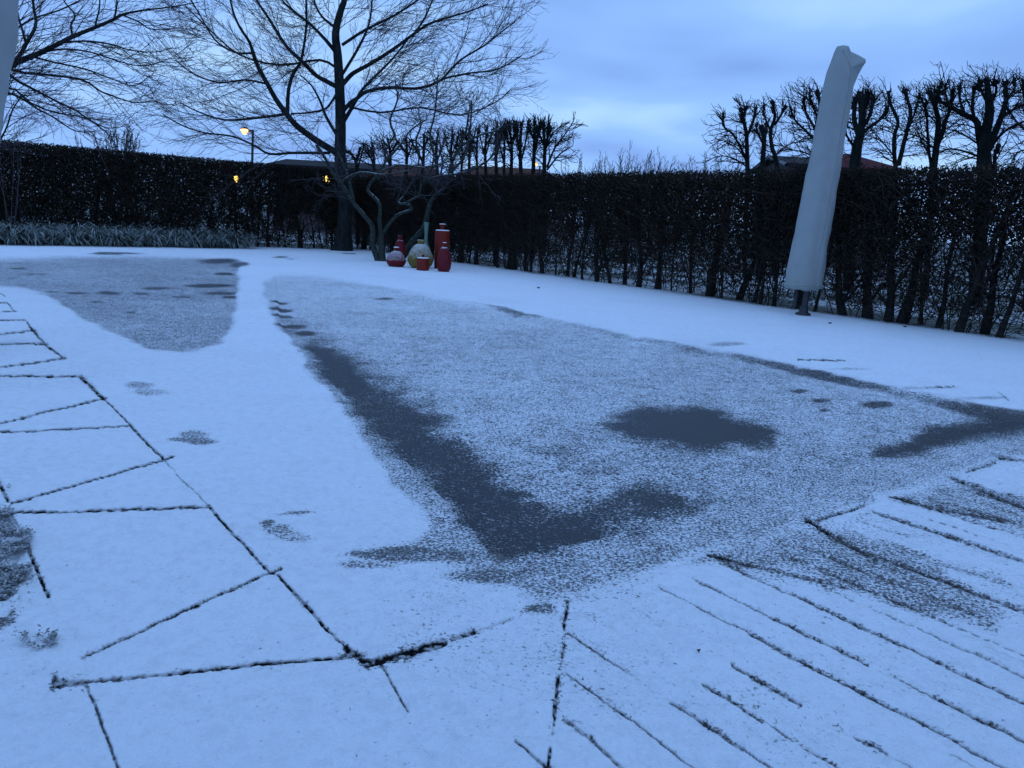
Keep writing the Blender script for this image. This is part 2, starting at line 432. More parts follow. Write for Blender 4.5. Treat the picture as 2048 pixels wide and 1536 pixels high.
    # joints: (points, width px, strength, brokenness)
    J = [([(58, 652), (92, 690), (128, 716)], 4, 1, .25), ([(162, 755), (185, 775), (208, 797)], 6, 1, .1), ([(208, 797), (262, 850)], 3.2, .85, .45),
         ([(262, 852), (300, 892), (327, 918)], 4.5, 1, .2), ([(327, 918), (360, 955), (420, 1012)], 3, .6, .5), ([(420, 1015), (475, 1075), (530, 1137)], 5, 1, .15),
         ([(530, 1137), (556, 1150)], 3, .8, .4), ([(556, 1150), (610, 1210), (655, 1260)], 6.5, 1, .2), ([(655, 1260), (690, 1292), (712, 1306)], 5, .8, .45), ([(692, 1296), (738, 1330)], 11, 1, .1),
         ([(0, 846), (100, 822), (213, 795)], 3.4, .95, .2), ([(0, 863), (130, 858), (262, 850)], 3.4, .95, .2), ([(345, 914), (180, 962), (22, 1006)], 4.2, 1, .2),
         ([(12, 1026), (200, 1021), (418, 1013)], 5, 1, .2), ([(562, 1135), (380, 1215), (165, 1312)], 5.0, 1, .2),
         ([(110, 1366), (230, 1358), (350, 1345)], 6, .8, .35), ([(345, 1345), (540, 1327), (728, 1309)], 7, 1, .1), ([(112, 1356), (110, 1368), (165, 1363)], 12, 1, .15),
         ([(735, 1328), (810, 1308), (888, 1284)], 15, 1, .12), ([(905, 1276), (948, 1262)], 8, .9, .3), ([(948, 1262), (1020, 1237), (1075, 1215)], 4, .5, .7),
         ([(-30, 738), (0, 735), (60, 726), (131, 716)], 3, .95, .2), ([(-30, 752), (0, 752), (162, 753)], 3, .95, .2), ([(-20, 670), (0, 668), (72, 661)], 2.6, .95, .2),
         ([(-20, 687), (95, 687)], 2.6, .95, .2), ([(-20, 641), (50, 639), (60, 652)], 2.4, .95, .2), ([(-10, 625), (32, 622)], 2.2, .9, .2), ([(-10, 606), (15, 605), (27, 620)], 2.2, .9, .3),
         ([(0, 587), (12, 593)], 2, .7, .3),
         ([(-10, 945), (14, 1000)], 7, 1, .4), ([(42, 1060), (70, 1130), (97, 1192)], 7, 1, .15), ([(22, 1030), (42, 1060)], 5, .6, .6), ([(97, 1192), (125, 1245), (165, 1290)], 4, .35, .8),
         ([(170, 1366), (200, 1435), (235, 1536), (260, 1600)], 6, .8, .5), ([(755, 1322), (785, 1372), (815, 1420)], 4.5, .8, .45), ([(815, 1420), (880, 1560)], 3, .25, .8),
         ([(1134, 1203), (1127, 1290), (1112, 1400), (1096, 1536), (1085, 1640)], 6.5, .95, .75),
         ([(1418, 1109), (1500, 1130)], 5.5, 1, .1), ([(1500, 1130), (1640, 1162), (1690, 1175)], 3.5, .8, .5),
         ([(1612, 1040), (1680, 1080), (1750, 1120)], 6, 1, .08), ([(1750, 1120), (1850, 1168)], 3, .5, .6), ([(1632, 1042), (1680, 1026), (1728, 1012)], 4, .85, .4),
         ([(1780, 993), (1880, 1018), (2005, 1042)], 5, 1, .12), ([(1903, 955), (1980, 988), (2100, 1035)], 5.5, 1, .08), ([(1932, 944), (1990, 925)], 4, .85, .4),
         ([(2000, 916), (2120, 930)], 4.5, 1, .1), ([(1290, 1160), (1420, 1112)], 3, .35, .7), ([(1760, 1003), (1730, 1012)], 3, .4, .6),
         # deck board grooves
         ([(1541, 1232), (1640, 1282), (1735, 1328)], 4.5, .95, .35), ([(1503, 1267), (1610, 1325), (1724, 1385)], 4.5, .9, .4), ([(1724, 1385), (1850, 1448), (1975, 1518), (2060, 1566)], 4.5, .95, .35),
         ([(1586, 1186), (1720, 1255), (1869, 1320), (2048, 1404), (2100, 1430)], 4.5, .95, .3), ([(1903, 1285), (2048, 1352), (2100, 1378)], 4, .7, .5),
         ([(1861, 1389), (1960, 1435), (2060, 1484)], 5, .95, .35), ([(1464, 1328), (1530, 1365), (1602, 1408)], 4.5, .9, .4), ([(1407, 1370), (1470, 1405), (1525, 1442)], 4.5, .9, .4),
         ([(1345, 1404), (1410, 1445), (1483, 1495)], 5.5, .95, .3), ([(1724, 1476), (1773, 1503)], 5, .8, .4), ([(1617, 1499), (1680, 1536)], 4.5, .7, .5),
         ([(1130, 1436), (1185, 1478), (1250, 1540)], 6.5, .95, .3), ([(1030, 1480), (1090, 1532), (1130, 1570)], 6, .9, .35),
         ([(1743, 1022), (1900, 1072), (2048, 1122)], 3, .75, .5), ([(1789, 1125), (1880, 1158), (1960, 1186), (2060, 1222)], 3.5, .8, .45),
         ([(1400, 1164), (1440, 1182)], 4.5, .8, .4), ([(1430, 1112), (1510, 1155)], 3, .5, .6),
         ([(1945, 968), (2090, 1010)], 2.5, .6, .5), ([(1860, 1000), (2060, 1050)], 2.5, .5, .6), ([(1870, 1124), (2060, 1180)], 3, .45, .6), ([(1960, 1290), (2060, 1330)], 3.5, .5, .6),
         ([(1560, 1440), (1700, 1520)], 3.5, .35, .7), ([(1290, 1330), (1400, 1400)], 3.5, .3, .75), ([(1200, 1260), (1300, 1320)], 3.5, .2, .8), ([(1360, 1240), (1470, 1300)], 3.5, .25, .8),
         ([(1900, 1510), (2060, 1590)], 4, .6, .5), ([(1780, 1235), (1990, 1320)], 3, .4, .7), ([(1640, 1245), (1740, 1290)], 3, .25, .7),
         # far side
         ([(1595, 719), (1690, 721)], 2.2, .9, .25), ([(1870, 773), (1908, 773)], 2.2, .9, .2), ([(1995, 783), (2018, 801)], 2.2, .7, .4), ([(1710, 723), (1714, 740)], 1.6, .4, .6)]
    lift = np.zeros(X.shape)
    for pts, w, st, br in J:
        for i in range(len(pts) - 1):
            a = np.array(pts[i], float); b = np.array(pts[i + 1], float); e = b - a
            pad = w * 3 + 12
            bb = (px > min(a[0], b[0]) - pad) & (px < max(a[0], b[0]) + pad) & (py > min(a[1], b[1]) - pad) & (py < max(a[1], b[1]) + pad)
            if not bb.any(): continue
            x_, y_ = X[bb], Y[bb]; s_c = sc[bb]
            wx = px[bb] + (fbm(x_ * 45, y_ * 45, 71, 2) - .5) * 2.6 * s_c + (fbm(x_ * 9, y_ * 9, 75, 2) - .5) * 5 * s_c - a[0]
            wy = py[bb] + (fbm(x_ * 45, y_ * 45, 73, 2) - .5) * 2.2 * s_c + (fbm(x_ * 9, y_ * 9, 77, 2) - .5) * 4 * s_c - a[1]
            t = (wx * e[0] + wy * e[1]) / (e @ e); tcl = np.clip(t, 0, 1)
            dd = np.hypot(wx - tcl * e[0], wy - tcl * e[1])
            nz = fbm(x_ * 11, y_ * 11, 81, 3)
            nf = vnoise(x_ * 70, y_ * 70, 83)
            op = sstep(br * .55 - .14, br * .55 + .12, nz * .8 + nf * .2) if br > .05 else 1.0
            ww = w * .50 * (.66 + .5 * op) * (.85 + .3 * nf)
            g = (1 - sstep(ww * .55, ww * 1.25, dd)) * st * op
            g = sstep(.2, .7, g) * min(1, st * 1.1) * (.5 + .5 * sstep(.32, .55, fbm(x_ * 60, y_ * 60, 87, 2)))
            gap[bb] = np.maximum(gap[bb], g)
            cl_ = (1 - sstep(ww, ww * 3.5, dd)) * (.08 + .22 * nf * nz) * st
            cover[bb] = np.minimum(cover[bb], np.maximum(cover[bb] - cl_, .1))
            lift[bb] = np.maximum(lift[bb], (1 - sstep(ww * .8, ww * 2.2, dd)) * st)
    # deck boards: parallel grooves, soft dips in the snow over each one
    dn = (math.sin(math.radians(51.5)), math.cos(math.radians(51.5)))
    U_ = X * dn[0] + Y * dn[1]; S_ = -X * dn[1] * -1 - Y * dn[0]
    DK = [(1133, 1215), (1290, 1170), (1420, 1122), (1640, 1070), (1780, 1005), (1905, 968), (2000, 930), (2400, 890), (4000, 810), (9000, 3000), (9000, 9000), (900, 9000), (1070, 1700), (1096, 1536), (1112, 1400)]
    dk = sstep(-2, 22, poly_sd(DK, px, py))
    offs = [.98, 1.13, 1.288, 1.432, 1.593, 1.738, 1.893, 2.098, 2.264, 2.475, 2.63, 2.765, 2.91, 3.103, 3.285, 3.44, 3.604] + [3.604 + .158 * k for k in range(1, 24)]
    for k, o_ in enumerate(offs):
        d_ = np.abs(U_ - o_ + (fbm(X * 9, Y * 9, 131 + k, 2) - .5) * .012 + (fbm(X * 50, Y * 50, 133, 2) - .5) * .006)
        near = d_ < .06
        if not near.any(): continue
        al = fbm(S_[near] * 1.3 + k * 9.1, np.full(near.sum(), k * 3.7), 141, 2); fi = fbm(S_[near] * 16 + k * 5, U_[near] * 30, 143, 3)
        on = sstep(.36, .60, al * .72 + fi * .28) * dk[near]
        wm_ = np.maximum(.0055, Rr[near] * .0013)
        g_ = (1 - sstep(wm_ * .33, wm_, d_[near] * (1.25 - .5 * fi))) * on * (.35 + .75 * fi)
        gap[near] = np.maximum(gap[near], sstep(.2, .75, g_))
        dip = (1 - sstep(0, .035, d_[near])) * dk[near]
        dz[near] -= dip * .006 * (.4 + .6 * al)
        cover[near] -= dip * (.05 + .12 * fi * sstep(.4, .6, al))
    # uneven snow on the ice
    cover += .09 * (fbm(X * 5, Y * 5, 103, 4) - .5) * s2 + .08 * (fbm(X * 18, Y * 18, 107, 3) - .5) * s2
    gap = gap * (1 - .25 * dk); cover = np.where(cover > .80, cover + .06 * dk, cover)
    # plants at the lower left show through
    dl = poly_sd([(-200, 1005), (15, 1010), (40, 1060), (90, 1190), (40, 1262), (-200, 1290)], qx, qy)
    sl = sstep(-10, 14, dl)
    soil = fbm(X * 9, Y * 9, 91, 3)
    cover = cover * (1 - sl) + (.48 + .45 * sstep(.40, .58, soil)) * sl
    # heights
    micro = (fbm(X * 6, Y * 6, 51, 3) - .5) * .012 + (fbm(X * 26, Y * 26, 53, 4) - .5) * .012
    far_f = sstep(14, 6, Rr)
    Z = dz + micro * np.clip(cover * 1.3 - .2, .1, 1) * (.35 + .65 * far_f) - gap * .005 - lift * .0015 * np.minimum(gap * 3 + .2, 1)
    Z += sl * (fbm(X * 14, Y * 14, 95, 3) - .5) * .05
    # beyond the hedges
    nRx, nRy = -dR[1], dR[0]
    sideR = (X - HR0[0]) * nRx + (Y - HR0[1]) * nRy
    nLx, nLy = dL[1], -dL[0]
    sideL = (X - HL0[0]) * nLx + (Y - HL0[1]) * nLy
    if (0 - HR0[0]) * nRx + (0 - HR0[1]) * nRy > 0: sideR = -sideR
    if (0 - HL0[0]) * nLx + (0 - HL0[1]) * nLy > 0: sideL = -sideL
    out = np.maximum(sideR, sideL) + (fbm(X * 2, Y * 2, 61, 2) - .5) * .3
    fs = sstep(-.1, .5, out)
    cover = cover * (1 - fs) + (.30 + .36 * sstep(.38, .62, fbm(X * .8, Y * .8, 67, 4))) * fs
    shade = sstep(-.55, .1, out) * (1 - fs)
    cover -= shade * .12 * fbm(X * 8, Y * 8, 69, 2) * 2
    # region of each face
    cx = (px[:-1, :-1] + px[1:, 1:]) / 2; cy = (py[:-1, :-1] + py[1:, 1:]) / 2
    reg = np.zeros(cx.shape, int)
    DECK = [(1133, 1203), (1290, 1158), (1420, 1110), (1640, 1042), (1780, 994), (1905, 955), (2000, 920), (2400, 880), (4000, 800), (9000, 3000), (9000, 9000), (900, 9000), (1070, 1700), (1096, 1536), (1112, 1400)]
    PAV = [(-4000, 560), (10, 588), (60, 650), (160, 752), (262, 850), (345, 930), (420, 1013), (556, 1145), (735, 1328), (1020, 1237), (1133, 1203), (1112, 1400), (1096, 1536), (1070, 1700), (900, 9000), (-9000, 9000), (-9000, 560)]
    reg[poly_sd(PAV, cx, cy) > 0] = 1
    reg[poly_sd(DECK, cx, cy) > 0] = 2
    reg[(poly_sd([(548, 550), (860, 592), (1300, 678), (1600, 733), (1950, 810), (2140, 850), (1840, 912), (1400, 1035), (1090, 1138),
                  (925, 1085), (770, 930), (610, 755), (540, 660), (525, 600)], cx, cy) > 0) | (poly_sd(POOL1, cx, cy) > 0)] = 3
    reg[((out[:-1, :-1] + out[1:, 1:]) / 2) > .15] = 4
    idx = np.arange(nr * nc).reshape(nr, nc)
    quads = np.stack([idx[:-1, :-1], idx[:-1, 1:], idx[1:, 1:], idx[1:, :-1]], -1)[..., ::-1]
    V = np.stack([X.ravel(), Y.ravel(), Z.ravel()], 1); cv = np.clip(cover, 0, 1.15).ravel(); gp = gap.ravel()
    for r, nm, mt in ((0, 'terrace', M_paving), (1, 'paving', M_paving), (2, 'deck', M_deck), (3, 'pool_ice', M_ice), (4, 'lawn', M_field)):
        q = quads[reg == r]
        if not len(q): continue
        u, inv = np.unique(q.ravel(), return_inverse=True)
        o = mesh_np(nm, V[u], inv.reshape(-1, 4), mt, None, True, {'cover': cv[u], 'gap': gp[u]})
        tag(o, kind='structure')
    # the land round about, out to the horizon
    rad = [0.0, 1.2, 3, 8, 16, 30, 36, 60, 120, 300, 800, 1500]; na = 96
    V = []
    for r in rad:
        a = np.linspace(0, 2 * math.pi, na, endpoint=False)
        V.append(np.stack([r * np.cos(a), r * np.sin(a), np.full(na, -.075)], 1))
    V = np.concatenate(V); ii = np.arange(len(rad) - 1)[:, None] * na; jj = np.arange(na)[None]
    Q = np.stack([ii + jj, ii + na + jj, ii + na + (jj + 1) % na, ii + (jj + 1) % na], -1).reshape(-1, 4)
    o = mesh_np('ground', V, Q, M_field, None, True, {'cover': np.full(len(V), .5), 'gap': np.zeros(len(V))})
    tag(o, kind='structure')
build_ground()

# ------------------------------------------------------------------ bark, leaves
M_bark = simple_mat('dark_bark', (.009, .011, .011), (.024, .028, .028), 12, .9, .5, .01, .1, stretch=(1, 1, .3))
M_bark_g = simple_mat('greenish_bark', (.018, .026, .022), (.055, .068, .058), 14, .9, .8, .02, .1, snow=(.55, 1.0, 14))
M_twig = simple_mat('dark_twigs', (.045, .042, .048), (.075, .068, .075), 5, .9, 0, .01, .1)
M_hedge = simple_mat('dry_hedge_leaves', (.013, .014, .012), (.036, .028, .019), 3, .85, 0, .01, .08)
M_htwig = simple_mat('brown_hedge_twigs', (.020, .016, .014), (.055, .042, .034), 5, .9, 0, .01, .1)
M_hstem = simple_mat('hedge_stems', (.014, .014, .014), (.03, .028, .026), 9, .9, .3, .01, .08)

# ------------------------------------------------------------------ branching
def vnorm(v):
    l = math.sqrt(v[0] ** 2 + v[1] ** 2 + v[2] ** 2) + 1e-9
    return (v[0] / l, v[1] / l, v[2] / l)
def path(p, d, length, n, wob, up, droop=0):
    pts = [p]; x, y, z = p; s = length / (n - 1)
    for i in range(1, n):
        t = i / (n - 1)
        d = vnorm((d[0] + rnd.gauss(0, wob), d[1] + rnd.gauss(0, wob), d[2] + rnd.gauss(0, wob) + up * t - droop * (1 - t)))
        x += d[0] * s; y += d[1] * s; z += d[2] * s
        pts.append((x, y, z))
    return pts
def side_dir(tan, ang, bias, bw):
    r = (rnd.gauss(0, 1), rnd.gauss(0, 1), rnd.gauss(0, 1))
    dt = r[0] * tan[0] + r[1] * tan[1] + r[2] * tan[2]
    pr = vnorm((r[0] - dt * tan[0], r[1] - dt * tan[1], r[2] - dt * tan[2]))
    c, s = math.cos(ang), math.sin(ang)
    d = (tan[0] * c + pr[0] * s + bias[0] * bw, tan[1] * c + pr[1] * s + bias[1] * bw, tan[2] * c + pr[2] * s + bias[2] * bw)
    return vnorm(d)
def sprout(line, rad, level, cfg, out, center):
    """side branches of a line; cfg[level] = (spacing, len_min, len_max, t0, npts, wob, up, droop, ang, rscale, bw)"""
    if level >= len(cfg): return
    sp, l0, l1, t0, npts, wob, up, droop, ang, rmin, bw = cfg[level]
    total = sum(math.dist(line[i], line[i + 1]) for i in range(len(line) - 1))
    s = total * t0 + rnd.random() * sp
    while s < total:
        acc = 0
        for i in range(len(line) - 1):
            dl = math.dist(line[i], line[i + 1])
            if acc + dl >= s: break
            acc += dl
        f = (s - acc) / max(dl, 1e-6)
        a, b = line[i], line[i + 1]
        p = tuple(a[k] + (b[k] - a[k]) * f for k in range(3))
        tan = vnorm(tuple(b[k] - a[k] for k in range(3)))
        ob = vnorm((p[0] - center[0], p[1] - center[1], 0.0))
        d = side_dir(tan, ang * rnd.uniform(.6, 1.4), ob, bw)
        fr = 1 - .45 * (s / total)
        ln = rnd.uniform(l0, l1) * fr
        pr_ = rad[i] + (rad[i + 1] - rad[i]) * f
        r0 = max(min(pr_ * .6, rmin * 2.6 * (ln / l1)), rmin)
        pts = path(p, d, ln, npts, wob, up, droop)
        rr = [r0 + (rmin * .7 - r0) * k / (npts - 1) for k in range(npts)]
        out.append((pts, rr))
        sprout(pts, rr, level + 1, cfg, out, center)
        s += sp * rnd.uniform(.5, 1.5)
def smooth_line(pts, n=3):
    """Catmull-Rom through pts of tuples (x,y,z,r)"""
    pts = [np.array(p, float) for p in pts]
    out = []
    for i in range(len(pts) - 1):
        p0 = pts[max(i - 1, 0)]; p1 = pts[i]; p2 = pts[i + 1]; p3 = pts[min(i + 2, len(pts) - 1)]
        for k in range(n):
            t = k / n
            out.append(.5 * ((2 * p1) + (-p0 + p2) * t + (2 * p0 - 5 * p1 + 4 * p2 - p3) * t * t + (-p0 + 3 * p1 - 3 * p2 + p3) * t ** 3))
    out.append(pts[-1])
    return [tuple(o[:3]) for o in out], [max(float(o[3]), .002) for o in out]
def traced(px_pts, Y0, dY, w0, w1, wob=.0):
    """a limb seen in the photograph, standing in the world at distance Y0 and running dY nearer or farther"""
    n = len(px_pts); pts = []
    for i, (x, y) in enumerate(px_pts):
        t = i / (n - 1); Y = Y0 + dY * t + (rnd.gauss(0, wob) if i else 0)
        p = P(x, y, Y); w = (w0 + (w1 - w0) * t) * Y / F / 2
        pts.append((*p, w))
    return smooth_line(pts)

def finish_tree(name, base, label, cat, trunk_lines, limb_lines, twigs, mb, mt, group=None, crown_name='crown'):
    root = empty(name, tuple(base), label, cat, group)
    m_ = MB(); m_.tubes(trunk_lines, 9); m_.build('trunk', mb, root)
    for l in limb_lines:
        m_ = MB(); m_.tubes([l], 7); m_.build('limb', mb, root)
    if twigs:
        m_ = MB(); m_.tubes(twigs, 3); m_.build(crown_name, mt, root)
    return root

# ---- the large bare tree at the hedge corner
def big_tree():
    base = G(684, 501); Y0 = base[1]
    tr0 = traced([(684, 504), (685, 498), (687, 486), (687, 470)], Y0, 0, 48, 31)
    tr = traced([(687, 480), (687, 470), (690, 420), (686, 360), (680, 310), (681, 255), (679, 175), (675, 109), (671, 66), (681, 22), (690, -10), (694, -120), (690, -230)], Y0, 0, 31, 6)
    L_ = []
    def lb(p, dY, w0, w1): L_.append(traced(p, Y0, dY, w0 * .86, w1 * .7, .12))
    lb([(672, 305), (633, 281), (597, 255), (575, 230), (553, 200), (535, 168), (517, 135), (506, 106), (499, 84), (480, 55), (466, 22), (455, -30)], -1.6, 16, 4)
    lb([(575, 228), (577, 182), (586, 149), (601, 124), (608, 91), (613, 47), (612, 0), (606, -50)], -.3, 9, 4)
    lb([(573, 228), (539, 233), (502, 237), (450, 240), (400, 225), (360, 205)], -1.2, 7, 3)
    lb([(676, 175), (652, 162), (630, 149), (601, 120), (575, 95), (557, 69), (535, 33), (513, 0), (490, -50)], 1.2, 11, 5)
    lb([(672, 105), (655, 84), (641, 69), (619, 47), (582, 18), (564, 0), (540, -40)], -1.0, 9, 4)
    lb([(670, 55), (660, 47), (644, 33), (630, 7), (622, -40)], .8, 7, 4)
    lb([(682, 172), (700, 152), (714, 142), (747, 124), (787, 98), (830, 66), (860, 47), (903, 33), (940, 22), (976, 8)], -.8, 11, 3)
    lb([(830, 66), (850, 35), (865, 0), (880, -40)], .6, 5, 3)
    lb([(682, 228), (700, 206), (714, 197), (736, 182), (779, 175), (830, 177), (867, 168), (889, 157), (940, 146), (994, 139), (1042, 112)], .8, 10, 3)
    lb([(682, 252), (698, 225), (710, 204), (725, 179), (757, 146), (783, 120), (815, 80)], -2.0, 10, 4)
    lb([(885, 158), (921, 120), (969, 91), (1000, 66), (1030, 44)], -.6, 5, 3)
    lb([(660, 306), (620, 306), (580, 306), (539, 308), (510, 292), (466, 273), (411, 266), (367, 252), (327, 230)], -1.4, 7, 3)
    lb([(672, 190), (662, 205), (648, 219), (612, 226), (582, 227)], -1.0, 6, 4)
    lb([(672, 268), (652, 233), (641, 204), (623, 171), (600, 150)], 1.6, 8, 3)
    lb([(684, 150), (720, 90), (740, 40), (745, -20)], 1.8, 7, 4)
    lb([(678, 140), (640, 120), (560, 130), (480, 110), (420, 60), (370, 10)], 2.0, 6, 3)
    lb([(684, 210), (760, 225), (840, 215), (920, 230), (990, 205), (1020, 180)], 1.2, 5, 2.5)
    lb([(506, 106), (470, 105), (430, 80), (400, 30), (370, -20)], -.6, 5, 3)
    lb([(535, 168), (490, 160), (440, 165), (390, 150), (350, 120)], -.6, 5, 2.5)
    lb([(684, 90), (730, 60), (790, 30), (850, -10), (900, -50)], .4, 7, 3)
    cfg = [(.20, 1.0, 2.9, .12, 10, .085, .085, .02, .75, .0072, .38),
           (.18, .5, 1.3, .1, 7, .095, .11, .02, .58, .0056, .22),
           (.20, .14, .45, .12, 4, .12, .13, 0, .65, .0040, .1)]
    tw = []; c = tr[0][len(tr[0]) // 2]
    for pts, rad in L_: sprout(pts, rad, 0, cfg, tw, c)
    up_half = len(tr[0]) * 7 // 12
    sprout(tr[0][up_half:], tr[1][up_half:], 0, cfg, tw, c)
    # small leader tips of each limb
    finish_tree('bare_tree', base, 'large bare dark-trunked tree with wide sweeping twigs at the hedge corner', 'tree', [tr0, tr], L_, tw, M_bark, M_twig)
    print('big twigs', len(tw))
big_tree()

# ---- gnarled small tree behind the vases
def gnarled_tree():
    base = G(762, 522); Y0 = base[1]
    st = []
    st.append(traced([(765, 523), (763, 500), (762, 480), (763, 466)], Y0, 0, 15, 11))
    st.append(traced([(756, 522), (747, 494), (745, 475), (746, 460), (742, 447), (732, 435), (714, 414), (706, 404), (693, 383), (679, 365), (663, 342), (650, 316), (632, 290)], Y0, -.6, 12, 5))
    st.append(traced([(762, 468), (759, 439), (761, 418), (755, 402), (743, 390), (736, 381), (741, 367), (756, 350), (770, 325), (772, 300), (790, 270)], Y0, .5, 8.5, 4))
    st.append(traced([(765, 468), (782, 443), (796, 430), (814, 423), (824, 418), (820, 411), (812, 407), (827, 398), (838, 390), (841, 377), (847, 363), (862, 340), (868, 310)], Y0, -.4, 7, 3))
    st.append(traced([(812, 407), (803, 408), (797, 404), (806, 394), (820, 371), (835, 345), (838, 310)], Y0 - .2, .6, 5, 3))
    st.append(traced([(707, 403), (702, 379), (697, 355), (687, 330), (676, 305)], Y0 - .3, .4, 7, 4))
    st.append(traced([(806, 513), (826, 482), (847, 458), (853, 440), (856, 425), (861, 408), (869, 394), (880, 385), (892, 372), (898, 350), (905, 320), (925, 290)], Y0 + 1.0, .2, 14, 4))
    st.append(traced([(866, 396), (873, 382), (876, 366), (885, 330), (880, 300)], Y0 + 1.1, -.5, 5, 3))
    extra = [traced(p, Y0, dy, 5, 2.5, .15) for p, dy in
             (([(741, 367), (760, 345), (800, 330), (850, 335), (900, 322)], -.8), ([(847, 363), (880, 352), (930, 345), (975, 322), (1000, 290)], -.6),
              ([(770, 325), (800, 290), (820, 262), (850, 240)], .3), ([(898, 350), (930, 310), (940, 260), (944, 205)], .3), ([(868, 310), (860, 270), (870, 225), (876, 150)], .2),
              ([(925, 290), (960, 270), (990, 262), (1005, 250)], -.3), ([(905, 320), (930, 270), (936, 235), (943, 200)], .2), ([(679, 365), (720, 345), (770, 350), (820, 340)], -1.2),
              ([(790, 270), (780, 240), (795, 200), (790, 160)], .3), ([(838, 310), (832, 280), (842, 250), (835, 215)], .1))]
    cfg = [(.15, .6, 1.6, .2, 8, .16, .10, 0, .8, .0085, .2), (.16, .3, .9, .12, 6, .16, .1, 0, .8, .0062, .1), (.2, .1, .35, .1, 4, .15, .1, 0, .8, .005, 0)]
    tw = []
    for pts, rad in st[1:] + extra:
        k = int(len(pts) * .45); sprout(pts[k:], rad[k:], 0, cfg, tw, base)
    root = empty('gnarled_tree', tuple(base), 'small gnarled tree of crooked greenish stems dusted with snow behind the vases', 'tree')
    m_ = MB(); m_.tubes([st[0]], 9); m_.build('trunk', M_bark_g, root)
    for l in st[1:] + extra:
        m_ = MB(); m_.tubes([l], 7); m_.build('stem', M_bark_g, root)
    m_ = MB(); m_.tubes(tw, 3); m_.build('crown', M_twig, root)
    print('gnarled twigs', len(tw))
gnarled_tree()

# ---- tree at the upper left, its trunk outside the frame
def left_tree():
    base = G(-150, 560); Y0 = base[1]
    tr = traced([(-150, 560), (-140, 420), (-120, 300), (-100, 200), (-90, 60), (-80, -150)], Y0, 0, 46, 16)
    L_ = []
    def lb(p, dY, w0, w1): L_.append(traced(p, Y0, dY, w0 * .8, w1 * .7, .06))
    lb([(-112, 250), (-50, 190), (15, 137), (45, 120), (85, 104), (120, 86), (150, 71), (190, 55), (225, 40), (245, 29), (290, 20), (335, 15), (400, 4)], 0, 17, 2)
    lb([(20, 134), (38, 112), (52, 88), (68, 60), (72, 40), (68, 20), (65, -10), (60, -60)], .3, 10, 5)
    lb([(52, 88), (45, 60), (36, 30), (30, -20)], .3, 6, 4)
    lb([(190, 55), (193, 40), (199, 15), (200, -20)], .3, 5, 3)
    lb([(228, 38), (233, 15), (235, -20)], -.3, 5, 3)
    lb([(145, 72), (142, 50), (150, 30), (130, 5), (120, -20)], .5, 5, 3)
    lb([(-100, 200), (0, 142), (50, 146), (100, 150), (165, 160), (200, 182), (225, 192), (270, 205), (305, 202)], -.5, 8, 2)
    lb([(-100, 215), (0, 150), (40, 165), (85, 188), (120, 206), (150, 220), (180, 240), (215, 256), (250, 252)], -.8, 8, 2)
    lb([(-112, 250), (0, 190), (40, 196), (75, 218), (110, 236), (150, 262), (190, 262)], -.6, 7, 2)
    lb([(-100, 230), (10, 175), (60, 205), (110, 225), (170, 236), (210, 262), (230, 285)], .8, 6, 2)
    lb([(85, 104), (130, 98), (180, 104), (230, 120), (280, 132), (330, 122)], -.5, 5, 2)
    lb([(120, 86), (170, 82), (220, 88), (260, 100), (310, 104), (345, 95)], .6, 5, 2)
    lb([(245, 30), (280, 45), (300, 58), (340, 58)], .3, 4, 2)
    lb([(60, 112), (110, 125), (170, 138), (230, 160), (270, 172), (300, 150)], .4, 5, 2)
    lb([(-90, 120), (0, 80), (60, 40), (120, 20), (180, -10)], 1.0, 6, 3)
    lb([(-100, 320), (-20, 300), (10, 262), (25, 220), (45, 190)], .6, 6, 3)
    cfg = [(.13, .5, 1.15, .15, 9, .07, .075, .04, .6, .0040, .28), (.12, .25, .6, .1, 6, .09, .11, .02, .55, .0029, .3), (.13, .07, .24, .12, 4, .11, .12, 0, .7, .0023, .1)]
    tw = []
    for pts, rad in L_: sprout(pts, rad, 0, cfg, tw, tr[0][6])
    finish_tree('bare_tree', base, 'bare tree reaching in from the upper left edge behind the near parasol', 'tree', [tr], L_, tw, M_bark, M_twig)
    print('left twigs', len(tw))
left_tree()

